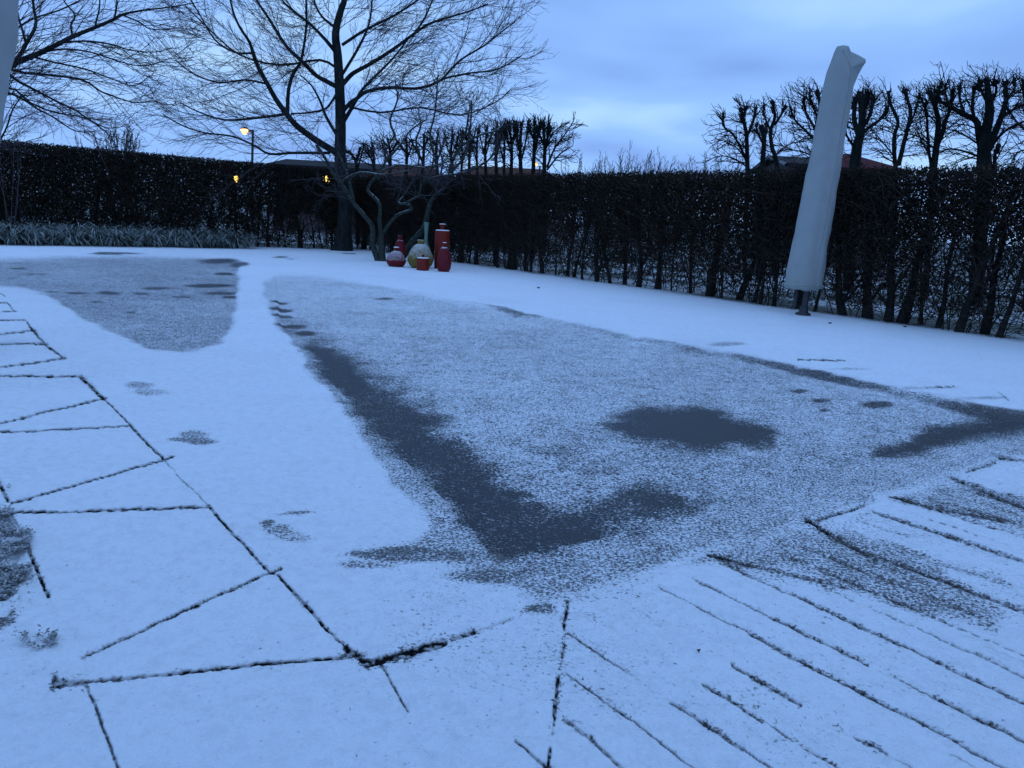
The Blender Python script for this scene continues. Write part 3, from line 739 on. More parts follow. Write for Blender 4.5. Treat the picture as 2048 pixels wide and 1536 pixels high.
# ------------------------------------------------------------------ generic bare trees beyond the hedge
def traced_pollard(limbs, Y, label, group, kr=1.0, shoots=9, dens=1.0, arch=1.0):
    """limbs: (list of px points, width at start, width at end)"""
    x0, y0 = limbs[0][0][0]
    base = P(x0, 500, Y); base[2] = 0; k = Y / 20
    L_ = []; tw = []
    lead = limbs[0]; f = P(x0, y0, Y)
    tr = smooth_line([(base[0], base[1], 0, lead[1] * 1.0 * Y / F / 2), (*((base + f) / 2), lead[1] * .9 * Y / F / 2), (*f, lead[1] * Y / F / 2)], 3)
    for i, (pts, w0, w1) in enumerate(limbs):
        pp = []
        dY = 0 if i == 0 else rnd.uniform(-.7, .7)
        for j, q in enumerate(pts):
            t = j / (len(pts) - 1)
            p = P(q[0], q[1], Y + dY * t); pp.append((*p, (w0 + (w1 - w0) * t) * Y / F / 2))
        l = smooth_line(pp, 3); L_.append(l)
        tip = l[0][-1]; tan = vnorm(tuple(l[0][-1][c] - l[0][-3][c] for c in range(3)))
        if i < 14 and w1 > 2.5:
            rr = w1 * Y / F / 2
            L_.append(([tuple(tip[c] - tan[c] * rr * 2.5 for c in range(3)), tuple(tip[c] - tan[c] * rr * .8 for c in range(3)), tuple(tip[c] + tan[c] * rr * .6 for c in range(3))], [rr, rr * 1.6, rr * .8]))
            for q in range(int(shoots * 1.6)):
                d = side_dir(tan, rnd.uniform(.1, .8), (0, 0, 1), .35)
                st_ = tuple(tip[c] - tan[c] * rnd.uniform(0, .35) * k for c in range(3))
                ln = rnd.uniform(.08, .30) * k
                tw.append((path(st_, d, ln, 4, .14, .1), [.017 * k, .013 * k, .009 * k, .005 * k]))
        sprout(l[0], l[1], 0, [(.085 / dens, .3 * arch, 1.15 * arch, .10, 8, .13, .035, .02, .9, .0095 * k, .5), (.15, .2, .55, .1, 5, .16, .05, 0, .75, .0068 * k, .2), (.19, .07, .26, .1, 3, .15, .06, 0, .75, .005 * k, 0)], tw, tuple(f))
    zt_ = max(l[0][-1][2] for l in L_) + .10 * k
    tw = [([(p[0], p[1], min(p[2], zt_ + rnd.random() * .12 * k)) for p in pts], rr) for pts, rr in tw if pts[0][2] < zt_]
    root = empty('pollarded_tree', tuple(base), label, 'tree', group)
    m_ = MB(); m_.tubes([tr], 8); m_.build('trunk', M_bark, root)
    m_ = MB(); m_.tubes(L_, 6); m_.tubes(tw, 3); m_.build('crown', M_bark, root)
    return len(tw)
GR = 'pollarded trees beyond the right hedge'
traced_pollard([([(1495, 345), (1494, 300), (1492, 263), (1481, 216)], 9, 6), ([(1493, 275), (1506, 244), (1512, 215)], 6, 5), ([(1494, 330), (1487, 307), (1466, 269), (1449, 254), (1446, 225)], 5, 3),
  ([(1492, 262), (1487, 235), (1494, 212)], 5, 4), ([(1494, 325), (1478, 300), (1455, 285), (1432, 278)], 3, 1.5), ([(1495, 335), (1470, 318), (1445, 312), (1425, 316)], 3, 1.5)], 22, 'leftmost tree of the tall row beyond the hedge, its crown arching left over the gap', GR, arch=.8)
traced_pollard([([(1524, 345), (1527, 300), (1528, 279), (1522, 252)], 10, 7), ([(1527, 285), (1532, 262), (1533, 247)], 7, 5), ([(1527, 290), (1515, 265), (1512, 250)], 4, 3)], 21.5, 'low stubby pollard, second from the left in the tall row beyond the hedge', GR, arch=.35, dens=.6)
traced_pollard([([(1558, 345), (1550, 312), (1544, 294), (1541, 263), (1550, 232), (1543, 202)], 9, 5), ([(1549, 250), (1559, 235), (1572, 212)], 5, 4), ([(1545, 270), (1530, 235), (1527, 212)], 4, 3), ([(1552, 310), (1575, 290), (1600, 282), (1612, 270)], 3, 1.5)], 21, 'slim crooked pollard, third from the left in the tall row beyond the hedge', GR, arch=.75)
traced_pollard([([(1648, 345), (1640, 300), (1632, 260), (1640, 215), (1634, 180)], 10, 5), ([(1638, 290), (1612, 262), (1590, 240), (1580, 212)], 5, 3), ([(1633, 262), (1612, 225), (1606, 196)], 5, 3), ([(1636, 235), (1622, 205), (1620, 182)], 4, 3), ([(1645, 325), (1610, 305), (1585, 300), (1560, 290)], 3, 1.5), ([(1636, 250), (1660, 215), (1664, 180)], 4, 3)],
  20, 'twiggy pollard showing left of the covered parasol', GR, arch=1.0, dens=1.2)
traced_pollard([([(1708, 345), (1714, 295), (1721, 264), (1726, 225), (1730, 190)], 22, 8), ([(1718, 275), (1708, 235), (1712, 195)], 10, 7), ([(1722, 262), (1742, 225), (1746, 192)], 8, 5), ([(1719, 272), (1738, 255), (1760, 239), (1776, 212)], 8, 4), ([(1722, 240), (1720, 205), (1719, 185)], 8, 6),
  ([(1712, 300), (1693, 270), (1688, 240)], 5, 3), ([(1724, 230), (1736, 205), (1738, 186)], 6, 5)], 19, 'thick-trunked dense pollard just right of the covered parasol', GR, shoots=16, arch=.7, dens=1.2)
traced_pollard([([(1792, 345), (1788, 300), (1789, 270), (1796, 243), (1780, 206), (1777, 183)], 8, 5), ([(1797, 330), (1808, 285), (1821, 230), (1817, 206), (1807, 180)], 9, 5), ([(1812, 265), (1830, 225), (1838, 190)], 4, 3), ([(1793, 320), (1770, 290), (1750, 275), (1738, 280)], 3, 1.5)], 18, 'thin forked pollard with two crooked leaders between the parasol and the biggest tree', GR, arch=.9)
traced_pollard([([(1866, 345), (1872, 300), (1876, 260), (1876, 235), (1866, 202), (1856, 182)], 13, 6), ([(1875, 290), (1886, 265), (1891, 243), (1901, 215), (1906, 178)], 8, 5), ([(1862, 335), (1856, 280), (1853, 230), (1842, 195)], 5, 4), ([(1870, 220), (1876, 195), (1880, 172)], 6, 5), ([(1872, 300), (1840, 275), (1815, 268), (1795, 272)], 3, 1.5)], 17.5, 'pollard with heavy crooked heads beside the biggest tree, on its left', GR, arch=.9, dens=1.1)
traced_pollard([([(1970, 350), (1968, 305), (1970, 270), (1979, 227), (1976, 185), (1973, 158)], 28, 8), ([(1964, 300), (1958, 270), (1953, 243), (1933, 231), (1908, 218), (1887, 206), (1862, 196)], 14, 5), ([(1976, 300), (1988, 270), (2002, 235), (2013, 197), (2009, 164)], 15, 6), ([(1985, 290), (2010, 262), (2050, 242), (2080, 236)], 6, 3),
  ([(2000, 240), (2025, 220), (2055, 208)], 5, 3), ([(1955, 255), (1945, 220), (1948, 180)], 7, 5), ([(1930, 230), (1920, 200), (1918, 172)], 6, 4), ([(1900, 214), (1890, 185), (1892, 168)], 5, 4), ([(2008, 205), (2028, 180), (2030, 160)], 6, 4), ([(1962, 315), (1930, 303), (1900, 298), (1880, 305)], 5, 2),
  ([(1960, 290), (1925, 268), (1895, 258)], 4, 2), ([(1978, 215), (1992, 185), (1990, 160)], 6, 4), ([(1972, 200), (1960, 175), (1958, 158)], 6, 4), ([(1990, 345), (1990, 310), (2000, 290)], 8, 4)], 16.5, 'biggest pollard of the row, its limbs spreading wide near the right edge', GR, shoots=14, arch=.9)
traced_pollard([([(2075, 350), (2078, 280), (2070, 220), (2075, 160)], 14, 6), ([(2075, 290), (2050, 260), (2030, 240), (2015, 215)], 5, 3), ([(2074, 250), (2050, 200), (2046, 160)], 6, 4), ([(2076, 310), (2050, 300), (2030, 310), (2022, 330)], 4, 2)], 16, 'last pollard of the row, cut off by the right edge of the photo', GR, arch=1.0)
G2 = 'flat-topped trees behind the corner'
for k_, (x, t_, w) in enumerate([(905, 262, 7), (922, 268, 6), (938, 256, 7), (955, 262, 6), (972, 254, 7), (993, 252, 8), (1008, 250, 6), (1022, 246, 8), (1042, 246, 9), (1066, 240, 9), (1088, 246, 9)]):
    hh_ = 345 - t_
    lb_ = [([(x, 350), (x + rnd.uniform(-3, 3), t_ + hh_ * .5), (x + rnd.uniform(-5, 5), t_)], w, w * .5)]
    for q in range(3):
        sx = rnd.choice([-1, 1]) * rnd.uniform(8, 17); yy = t_ + hh_ * rnd.uniform(.35, .85)
        lb_.append(([(x, yy), (x + sx * .55, yy - (yy - t_) * .45), (x + sx, t_ + rnd.uniform(0, 8))], w * .5, w * .33))
    last = k_ == 10
    if last:
        lb_ += [([(1094, 335), (1110, 295), (1135, 262), (1150, 235)], 5, 1.5), ([(1094, 340), (1120, 308), (1145, 292)], 4, 1.5), ([(1090, 300), (1105, 268), (1128, 246)], 4, 1.5)]
    traced_pollard(lb_, 30 + rnd.uniform(-1.5, 1.5), 'right end tree of the dense flat-topped row behind the hedge corner, twigs arching right' if last else 'one of the upright stems in the dense flat-topped row right of the bare tree', G2, shoots=9, arch=.9 if last else .55, dens=.8)
for x, t_ in ((715, 295), (748, 285), (780, 276), (812, 272), (845, 268), (875, 266)):
    lb_ = [([(x, 350), (x + rnd.uniform(-4, 4), t_ + 30), (x + rnd.uniform(-6, 6), t_)], 8, 4)]
    for q in range(4):
        sx = rnd.choice([-1, 1]) * rnd.uniform(10, 26); yy = t_ + (345 - t_) * rnd.uniform(.3, .9)
        lb_.append(([(x, yy), (x + sx * .6, yy - (yy - t_) * .5), (x + sx, t_ + rnd.uniform(0, 14))], 4, 2))
    traced_pollard(lb_, 31 + rnd.uniform(-1, 2), 'dark twiggy tree behind the crown of the gnarled tree', 'twiggy trees behind the gnarled tree', shoots=4, arch=.8, dens=.6)

def bush(px, top, Y, label, name='bare_bush', cat='bush', n=16, wid=.5, group=None, r=.012, up=.12):
    b = P(px, 500, Y); b[2] = 0; zt = P(px, top, Y)[2]
    tw = []
    for i in range(n):
        d = vnorm((rnd.gauss(0, wid), rnd.gauss(0, wid), 1))
        ln = zt * rnd.uniform(.75, 1.05)
        pts = path(tuple(b + np.array([rnd.gauss(0, .25 * wid), rnd.gauss(0, .2 * wid), 0])), d, ln, 8, .05, up)
        rr = [r * 2 * (1 - .75 * k / 7) for k in range(8)]
        tw.append((pts, rr))
        sprout(pts, rr, 0, [(.35, .4, 1.0, .45, 5, .12, .12, 0, .5, r * .75, .05), (.3, .2, .5, .1, 4, .12, .1, 0, .6, r * .6, 0)], tw, tuple(b))
    root = empty(name, tuple(b), label, cat, group)
    m_ = MB(); m_.tubes(tw[:1], 5); m_.build('trunk', M_twig, root)
    m_ = MB(); m_.tubes(tw[1:], 3); m_.build('crown', M_twig, root)
bush(1188, 318, 55, 'thin pale spike-topped sapling above the hedge in the gap between the tree rows', 'sapling', 'tree', 8, .10, None, .02, .04)
bush(1245, 296, 50, 'rounded leafy-looking bush in the middle of the gap between the tree rows', n=26, wid=.27, r=.018)
for x, t_ in ((1170, 322), (1210, 320), (1268, 318), (1296, 312), (1318, 310), (1350, 322), (1380, 324), (1405, 320), (1428, 316), (1140, 320)):
    bush(x, t_ - 6, 56, 'low brushwood tuft just above the hedge between the two tree rows', n=15, wid=.26, r=.019, group='low brushwood tufts in the gap')
for x, t_, lb_, wd in ((200, 268, 'left shorter poplar of the three beyond the left hedge', .05), (226, 268, 'thin middle poplar of the three beyond the left hedge', .045), (258, 250, 'tallest poplar of the three beyond the left hedge', .07)):
    bush(x, t_, 62, lb_, 'poplar', 'tree', 26 if wd > .06 else 9, wd * (1.1 if wd > .06 else .7), None, .032, .01)
bush(25, 235, 20, 'fine-twigged bush rising over the left end of the hedge', n=6, wid=.25, r=.006)
bush(70, 282, 21, 'low twiggy bush over the hedge beside the left edge', n=3, wid=.25, r=.004)

# ------------------------------------------------------------------ hedges
LIGHT_HOLES = [(472, 357, 4.5, 7), (653, 357, 3.2, 6.5), (1995, 443, 3.5, 3.5)]
def hedge(A, B, hA, hB, label, thick=.75, zband=.66, density=1.0, stem_sp=.42, seed=1, leaves=12500, body=0.0, twigs=620, lsz=1.0, opn=0.0):
    A = np.array(A); B = np.array(B); D = (B - A)[:2]; Ln = float(np.linalg.norm(D)); D /= Ln
    Nn = np.array([-D[1], D[0]])
    if Nn @ (-A[:2]) > 0: Nn = -Nn                      # away from the garden
    root = empty('hedge', (A[0], A[1], 0), label, 'hedge')
    r_ = np.random.default_rng(seed)
    def H(s): return hA + (hB - hA) * s / Ln
    # leaves
    n_all = int(Ln * leaves * density)
    s = r_.random(n_all) * Ln
    v = r_.random(n_all) * thick
    hh = H(s)
    z = hh * r_.random(n_all) ** .85
    # clumps and holes, drawn out upwards like the shoots
    cn = fbm(s * .8 + 3, z * 1.0, seed + 5, 3)
    cn2 = fbm(s * 7.0 + z * .6, z * 2.6, seed + 9, 3)
    fr = z / hh
    keep = np.where(fr > .86, 1.0, sstep(.34, .60, cn * .75 + cn2 * .55 + .42 * (fr - .62) + body))
    keep *= np.where(fr < .26, .16 + fr * 2.4, 1.0) * (1 - opn * (1 - sstep(.35, .62, fr)))
    m_ = r_.random(len(s)) < keep
    s, v, z, hh = s[m_], v[m_], z[m_], hh[m_]
    z += np.where(z > hh * .97, r_.normal(0, .02, len(z)), 0)
    c = np.stack([A[0] + D[0] * s + Nn[0] * v, A[1] + D[1] * s + Nn[1] * v, z], 1)
    qx, qy = project(c[:, 0], c[:, 1], c[:, 2])
    ok = np.ones(len(c), bool)
    for hx, hy, hw, hv in LIGHT_HOLES: ok &= (((qx - hx) / hw) ** 2 + ((qy - hy) / hv) ** 2) > 1
    c = c[ok]; n = len(c)
    def rv(n):
        a = r_.normal(size=(n, 3)); return a / np.linalg.norm(a, axis=1, keepdims=True)
    u = rv(n); w = np.cross(u, rv(n)); w /= np.linalg.norm(w, axis=1, keepdims=True)
    l = r_.uniform(.022, .042, n)[:, None] * lsz; wd = l * r_.uniform(.4, .7, n)[:, None]
    V = np.stack([c - u * l, c + w * wd, c + u * l, c - w * wd], 1).reshape(-1, 3)
    Q = (np.arange(n) * 4)[:, None] + np.arange(4)[None]
    # twigs
    tl = []
    nt_ = int(Ln * twigs)
    for i in range(nt_):
        s_ = r_.random() * Ln; h_ = hA + (hB - hA) * s_ / Ln
        z_ = h_ * r_.random() ** .8 * .93 + .03
        vv = r_.random() * thick
        p = (A[0] + D[0] * s_ + Nn[0] * vv, A[1] + D[1] * s_ + Nn[1] * vv, z_)
        d = vnorm((r_.normal(0, .8), r_.normal(0, .8), r_.uniform(.0, 1.2)))
        ln = min(r_.uniform(.15, .6), max(h_ + .03 - z_, .04) / max(d[2], .25))
        r0 = r_.uniform(.004, .011)
        pts = path(p, d, ln, 4, .22, .1)
        q_ = project(*[np.array(k) for k in pts[1]])
        if any(((q_[0] - hx) / (hw + 3)) ** 2 + ((q_[1] - hy) / (hv + 3)) ** 2 < 1 for hx, hy, hw, hv in LIGHT_HOLES): continue
        tl.append((pts, [r0, r0 * .8, r0 * .6, r0 * .4]))
    mb = MB(); mb.add(V, Q)
    mb.build('foliage', M_hedge, root, False)
    mb = MB(); mb.tubes(tl, 3); mb.build('twigs', M_htwig, root, True)
    # stems
    s_ = .15
    while s_ < Ln:
        h_ = hA + (hB - hA) * s_ / Ln
        vv = thick * r_.uniform(.25, .75)
        bx, by = A[0] + D[0] * s_ + Nn[0] * vv, A[1] + D[1] * s_ + Nn[1] * vv
        r0 = r_.choice([.02, .03, .035, .05, .07]) * r_.uniform(.8, 1.2)
        lean = r_.normal(0, .14)
        lines = []
        p = [(bx, by, -.03, r0 * 1.3)]
        for k in range(1, 6):
            zk = h_ * .92 * k / 5
            p.append((bx + D[0] * (lean * zk + r_.normal(0, .03)), by + D[1] * (lean * zk + r_.normal(0, .03)), zk, r0 * (1 - .13 * k)))
        l0 = smooth_line(p, 2); lines.append(l0)
        for q in range(int(r_.integers(2, 6))):
            k = int(r_.integers(1, 7)); st_ = l0[0][k]
            a = r_.choice([-1, 1]) * r_.uniform(.25, .9)
            d = vnorm((D[0] * a, D[1] * a, 1))
            pp = path(tuple(st_), d, r_.uniform(.4, 1.1) * .8, 6, .1, .15)
            pp = [(x, y, min(zz_, h_ * .96)) for x, y, zz_ in pp]
            lines.append((pp, [r0 * .5 * (1 - .12 * j) for j in range(6)]))
        # whips from the ground
        for q in range(3):
            bb_ = (bx + D[0] * r_.normal(0, .12), by + D[1] * r_.normal(0, .12), -.02)
            pp = path(bb_, vnorm((r_.normal(0, .3), r_.normal(0, .3), 1)), r_.uniform(.7, 1.3), 6, .09, .05)
            lines.append((pp, [.010, .009, .008, .007, .006, .004]))
        m2 = MB(); m2.tubes([lines[0]], 7); m2.tubes(lines[1:], 4)
        m2.build('stem', M_hstem, root)
        s_ += stem_sp * r_.uniform(.5, 1.5)
    return root
# right hedge, from the far corner towards the right foreground
A_ = HR0 + np.append(dR, 0) * -.3; B_ = HR1 + np.append(dR, 0) * 3.5
hR = 2.37
hedge(A_, B_, hR, hR + .02, 'long bare-stemmed dark hedge along the right side of the terrace behind the parasol', seed=3, stem_sp=.36, density=1.0, body=-.02, twigs=1100, lsz=.80, opn=.45)
A2 = HL0; B2 = HL1 + np.append(dL, 0) * 4.0
def top_h(base, px, py):
    v = ray(px, py); t = base[1] / v[1]; return EYE + v[2] * t
h0 = top_h(HL0, 700, 342); h1 = top_h(HL1, 0, 279)
LnL = float(np.linalg.norm((HL1 - HL0)[:2])); h2 = h0 + (h1 - h0) * (LnL + 4) / LnL
hedge(A2, B2, h0, h2, 'taller dark hedge across the far left behind the frosted grass border', seed=8, stem_sp=.4, density=1.3, body=.11, twigs=700)

# ------------------------------------------------------------------ vases
def glaze(name, c1, c2, snow, rough=.5):
    return simple_mat(name, c1, c2, 9, rough, .25, .006, .25, snow=snow)
vY = None
def vase(name, label, cat, px, py, prof, c1, c2, snow, extra=(), cap=None, rough=.55):
    b = G(px, py); k = b[1] / F / math.cos(PITCH) ** 0 * 1.0
    root = empty(name, tuple(b), label, cat)
    mt = glaze(name + '_glaze', c1, c2, snow, rough)
    m_ = MB(); pr = smooth_line([(r * k, 0, z * k, 1) for r, z in prof], 3)[0]
    m_.lathe(tuple(b), [(max(p[0], .002), p[2]) for p in pr], 36, wob=.006)
    m_.build('body', mt, root)
    for nm, pf, mat in extra:
        m_ = MB(); m_.lathe(tuple(b), [(r * k, z * k) for r, z in pf], 24)
        m_.build(nm, mat or mt, root, False if nm == 'lid' else True)
    if cap:
        for (rc, z0, th_) in cap:
            m_ = MB()
            n = 30; ring = [(rc * k, z0 * k), (rc * k * 1.02, z0 * k + th_ * .4 * k), (rc * k * .93, z0 * k + th_ * .9 * k), (rc * k * .5, z0 * k + th_ * 1.05 * k), (.002, z0 * k + th_ * 1.1 * k)]
            m_.lathe(tuple(b), ring, n, wob=.03)
            m_.build('snow_cap', M_snow, root)
    return root
M_snow = simple_mat('settled_snow', (.72, .74, .78), (.84, .86, .9), 20, .9, .5, .01, .2)
RED = ((.10, .004, .009), (.145, .006, .013)); DRED = ((.13, .006, .014), (.18, .01, .02)); ORG = ((.14, .011, .006), (.19, .018, .008))
YEL = ((.13, .095, .014), (.18, .13, .02)); TEAL = ((.13, .23, .18), (.18, .29, .24))
vase('squat_vase', 'squat round red vase with a snowy shoulder at the left front of the vase group', 'vase', 792, 533,
     [(13, 0), (17, 4), (19.5, 10), (19, 14), (15, 22), (10, 28), (5, 30.5), (4.2, 31)], *RED, (.1, 1.45, 18),
     extra=[('neck', [(4.2, 30.5), (3.6, 33), (3.8, 35), (5.2, 36), (5.2, 37)], None)], cap=[(5.2, 37, 1.6)])
vase('bottle_vase', 'dark crimson bottle behind the squat red vase', 'vase', 799.5, 521,
     [(9, 0), (10.5, 6), (10.8, 18), (10.3, 28), (8.5, 35), (6, 39), (4.4, 40)], *DRED, (.62, 1.1, 10),
     extra=[('neck', [(4.2, 39.5), (4.1, 45), (4.8, 46), (5.1, 49)], None)])
vase('round_vase', 'big round yellow vase with a thick snow coat on its upper half', 'vase', 840.5, 536,
     [(16, 0), (22, 6), (25.3, 15), (25, 22), (21, 32), (15.5, 41), (10.5, 45.5), (6.8, 47)], *YEL, (.1, 1.25, 18),
     extra=[('neck', [(6.4, 46.5), (6.2, 49), (6.8, 52), (7.4, 55)], None)])
vase('lidded_jar', 'small orange-red lidded jar in front of the yellow vase', 'jar', 845.3, 540.5,
     [(11.3, 0), (12.3, 1.5), (12.4, 8), (12.4, 20), (12.2, 21.5)], *ORG, (1.4, 1.8, 10),
     extra=[('lid', [(12.7, 21.6), (12.9, 22.6), (12.3, 23.6)], None), ('knob', [(1.4, 24), (1.4, 26), (2.8, 27.5), (3.0, 29.5), (1.8, 31)], None)], cap=[(12.3, 23.7, 1.4)])
vase('long_neck_bottle', 'pale green long-necked bottle behind the yellow vase', 'vase', 851, 524,
     [(8, 0), (10, 6), (10.4, 16), (9.2, 24), (6.2, 31), (4, 35), (3.6, 38)], *TEAL, (.6, 1.1, 10),
     extra=[('neck', [(3.6, 37.5), (3.4, 56), (4.0, 66), (4.8, 74), (5.0, 77)], None)])
vase('cylinder_vase', 'tall orange-red cylinder bottle with a flat stopper at the back right of the vase group', 'vase', 882.4, 537,
     [(13.8, 0), (14.2, 2), (14.3, 30), (14.4, 60), (14.3, 71), (13.2, 73.5)], *ORG, (1.4, 1.8, 10),
     extra=[('neck', [(3.8, 73), (3.5, 77), (4.6, 83)], None), ('stopper', [(5.4, 83), (6.4, 84), (6.4, 86)], None)], cap=[(13.6, 73.6, 1.8), (6.4, 86, 1.1)])
vase('gourd_vase', 'tall crimson gourd-shaped vase in front of the orange cylinder', 'vase', 887.5, 543,
     [(10.8, 0), (13.4, 8), (14.6, 18), (13.6, 27), (11, 36), (8.6, 43), (6.4, 46.5), (4.0, 48)], *RED, (.5, 1.0, 12),
     extra=[('neck', [(3.4, 47.5), (2.6, 51), (3.2, 54), (3.9, 56)], None)], cap=[(3.9, 56, 1.2)])

# ------------------------------------------------------------------ covered parasols
def cloth_mat():
    mt, t, b = mat_new('parasol_cloth')
    tcn = t.nodes.new('ShaderNodeTexCoord'); ob = tcn.outputs['Object']
    n = noise_node(t, 3.0, 5, .6, ob); n2 = noise_node(t, 220, 2, .5, ob); n3 = noise_node(t, 7, 5, .7, ob)
    base = mixc(t, n.outputs['Fac'], (.27, .29, .29), (.36, .38, .38))
    stain = Ramp(t, n3.outputs['Fac'], [(.56, (0, 0, 0)), (.72, (.5, .5, .5))])
    sx = t.nodes.new('ShaderNodeSeparateXYZ'); t.links.new(ob, sx.inputs[0])
    low = t.nodes.new('ShaderNodeMapRange'); low.inputs[1].default_value = .95; low.inputs[2].default_value = .35; low.inputs[3].default_value = 0.0; low.inputs[4].default_value = .55
    t.links.new(sx.outputs[2], low.inputs[0])
    st = Mth(t, 'ADD', Mth(t, 'MULTIPLY', stain, .35), Mth(t, 'MULTIPLY', low.outputs[0], n3.outputs['Fac']), clamp=True)
    col = mixc(t, st, base, (.21, .23, .17))
    t.links.new(col, b.inputs['Base Color']); b.inputs['Roughness'].default_value = .9; b.inputs['Specular IOR Level'].default_value = .15
    h = Mth(t, 'ADD', Mth(t, 'MULTIPLY', n2.outputs['Fac'], .05), n.outputs['Fac'])
    bump(t, b, h, .5, .03)
    return mt
M_cloth = cloth_mat()
M_seam = simple_mat('cover_stitching', (.22, .235, .23), (.29, .31, .30), 30, .9, .2, .002, .1)
M_metal = simple_mat('dark_painted_metal', (.012, .015, .022), (.022, .026, .034), 20, .5, .1, .002, .5)
M_stone = simple_mat('parasol_base_stone', (.06, .06, .06), (.10, .10, .10), 20, .9, .4, .004, .2, snow=(.5, .9, 10))
def cover(parent, rows, Y, dY=0.0, depth=.17, seed=0, name='cover'):
    """rows: (y, xl, xr) in the photograph, the cover hanging at distance Y"""
    n = 48; V = []; K = len(rows)
    ys = np.array([r[0] for r in rows], float); xl = np.array([r[1] for r in rows], float); xr = np.array([r[2] for r in rows], float)
    m_ = 70; t = np.linspace(0, 1, m_); yi = ys[0] + (ys[-1] - ys[0]) * t
    order = np.argsort(ys)
    li = np.interp(yi, ys[order], xl[order]); ri = np.interp(yi, ys[order], xr[order])
    a = np.linspace(0, 2 * math.pi, n, endpoint=False)
    for i in range(m_):
        Yc = Y + dY * t[i]
        pl = P(li[i], yi[i], Yc); pr = P(ri[i], yi[i], Yc); c = (pl + pr) / 2; ax = (pr - pl) / 2
        hw = np.linalg.norm(ax)
        dep = depth * min(1, hw / .2) * (.75 + .25 * math.sin(t[i] * 3))
        fold = 1 + .05 * np.sin(3 * a + 1.1 + t[i] * 2.5 + seed) + .035 * np.sin(7 * a + 4 * t[i] + seed * 2) * (1 - .4 * t[i]) + .02 * math.sin(t[i] * 17 + seed)
        fold = fold + .19 * (fbm(a * 1.4 + 5 + t[i] * 2, np.full(n, t[i] * 11.0) + seed + a * .7, 7 + seed, 4) - .5)
        ca = np.cos(a) * fold; sa = np.sin(a) * fold
        row = c[None] + ax[None] * ca[:, None] + np.array([0, dep, 0])[None] * sa[:, None]
        if i == 0: row[:, 2] += .02 * np.sin(2 * a + 1) + .008 * np.sin(9 * a)
        V.append(row)
    # turn the hem under, close the top
    hem_in = V[0] * .93 + V[0].mean(0) * .07; hem_up = hem_in.copy(); hem_up[:, 2] += .5
    hem_up = hem_up * .9 + hem_up.mean(0) * .1
    V = [hem_up, hem_in] + V
    top = V[-1]; tm = top.mean(0)
    V.append(top * .6 + (tm + np.array([0, 0, .015])) * .4); V.append(top * .15 + (tm + np.array([0, 0, .02])) * .85)
    V = np.array(V); k = len(V)
    i = np.arange(k - 1)[:, None] * n; j = np.arange(n)[None]
    Q = np.stack([i + j, i + (j + 1) % n, i + n + (j + 1) % n, i + n + j], -1).reshape(-1, 4)
    T = [[(k - 1) * n + q, (k - 1) * n + (q + 1) % n, (k - 1) * n] for q in range(1, n - 1)]
    o = mesh_np(name, V.reshape(-1, 3), [Q, np.array(T)], M_cloth, parent, True)
    for j_ in (int(n * .84),):
        line = V[2:-2:2, j_]; cen = V[2:-2:2].mean(1); line = cen + (line - cen) * 1.006
        mb = MB(); mb.tubes([(line, [.0035] * len(line))], 5); mb.build('seam', M_seam, o)
    ring = V[3] * 1.0; cen = ring.mean(0); ring = cen + (ring - cen) * 1.008; ring = np.vstack([ring, ring[:1]])
    mb = MB(); mb.tubes([(ring, [.0045] * len(ring))], 5); mb.build('hem', M_seam, o)
    return o
def parasol_right():
    b = G(1606, 630); Y = b[1]
    root = empty('covered_parasol', tuple(b), 'closed parasol in a pale grey cover on a dark pole before the right hedge', 'parasol')
    rows = [(578, 1569, 1643), (540, 1574, 1646), (500, 1582, 1652), (450, 1592, 1660), (400, 1602, 1668), (350, 1612, 1676), (300, 1622, 1684), (250, 1631, 1691), (215, 1638, 1697),
            (180, 1645, 1702), (150, 1653, 1705), (125, 1661, 1704), (108, 1667, 1702), (98, 1671, 1699), (93, 1674, 1697)]
    cv = cover(root, rows, Y, 0.0, .19, 0)
    # hood fold at the top right
    pts = [(1686, 98), (1700, 102), (1717, 110), (1731, 118), (1732, 124), (1725, 134), (1717, 149), (1709, 168), (1703, 186), (1694, 172), (1688, 140)]
    n = len(pts); Vf = []
    for o_ in (-.10, -.03, .05):
        for q, (x, y) in enumerate(pts):
            cx, cy = 1704, 135; s_ = .93 if o_ != -.03 else 1.0
            Vf.append(P(cx + (x - cx) * s_, cy + (y - cy) * s_, Y + o_ + (.03 * math.sin(q * 1.3))))
    Vf.append(P(1704, 133, Y - .15)); Vf.append(P(1704, 133, Y + .08)); Vf = np.array(Vf)
    Q = [[l * n + q, l * n + (q + 1) % n, (l + 1) * n + (q + 1) % n, (l + 1) * n + q] for l in range(2) for q in range(n)]
    T = [[3 * n, (q + 1) % n, q] for q in range(n)] + [[3 * n + 1, 2 * n + q, 2 * n + (q + 1) % n] for q in range(n)]
    mesh_np('hood_fold', Vf, [np.array(Q), np.array(T)], M_cloth, root, False)
    top = P(1690, 110, Y)
    m_ = MB(); m_.tubes([(np.array([(b[0], b[1], .0), (b[0] + (top[0] - b[0]) * .5, b[1], top[2] * .5), tuple(top - np.array([0, 0, .1]))]), [.052, .05, .045])], 16)
    m_.build('pole', M_metal, root)
    b2 = P(1589, 612, Y + .1); m_ = MB()
    m_.tubes([(np.array([(b2[0], b2[1], .10), (b2[0] + .03, b2[1], 1.0)]), [.03, .03])], 10); m_.build('crank_rod', M_metal, root)
    m_ = MB(); m_.lathe((b[0], b[1], 0), [(.12, 0), (.12, .03), (.075, .05), (.07, .14), (.055, .15)], 24); m_.build('base', M_metal, root)
parasol_right()
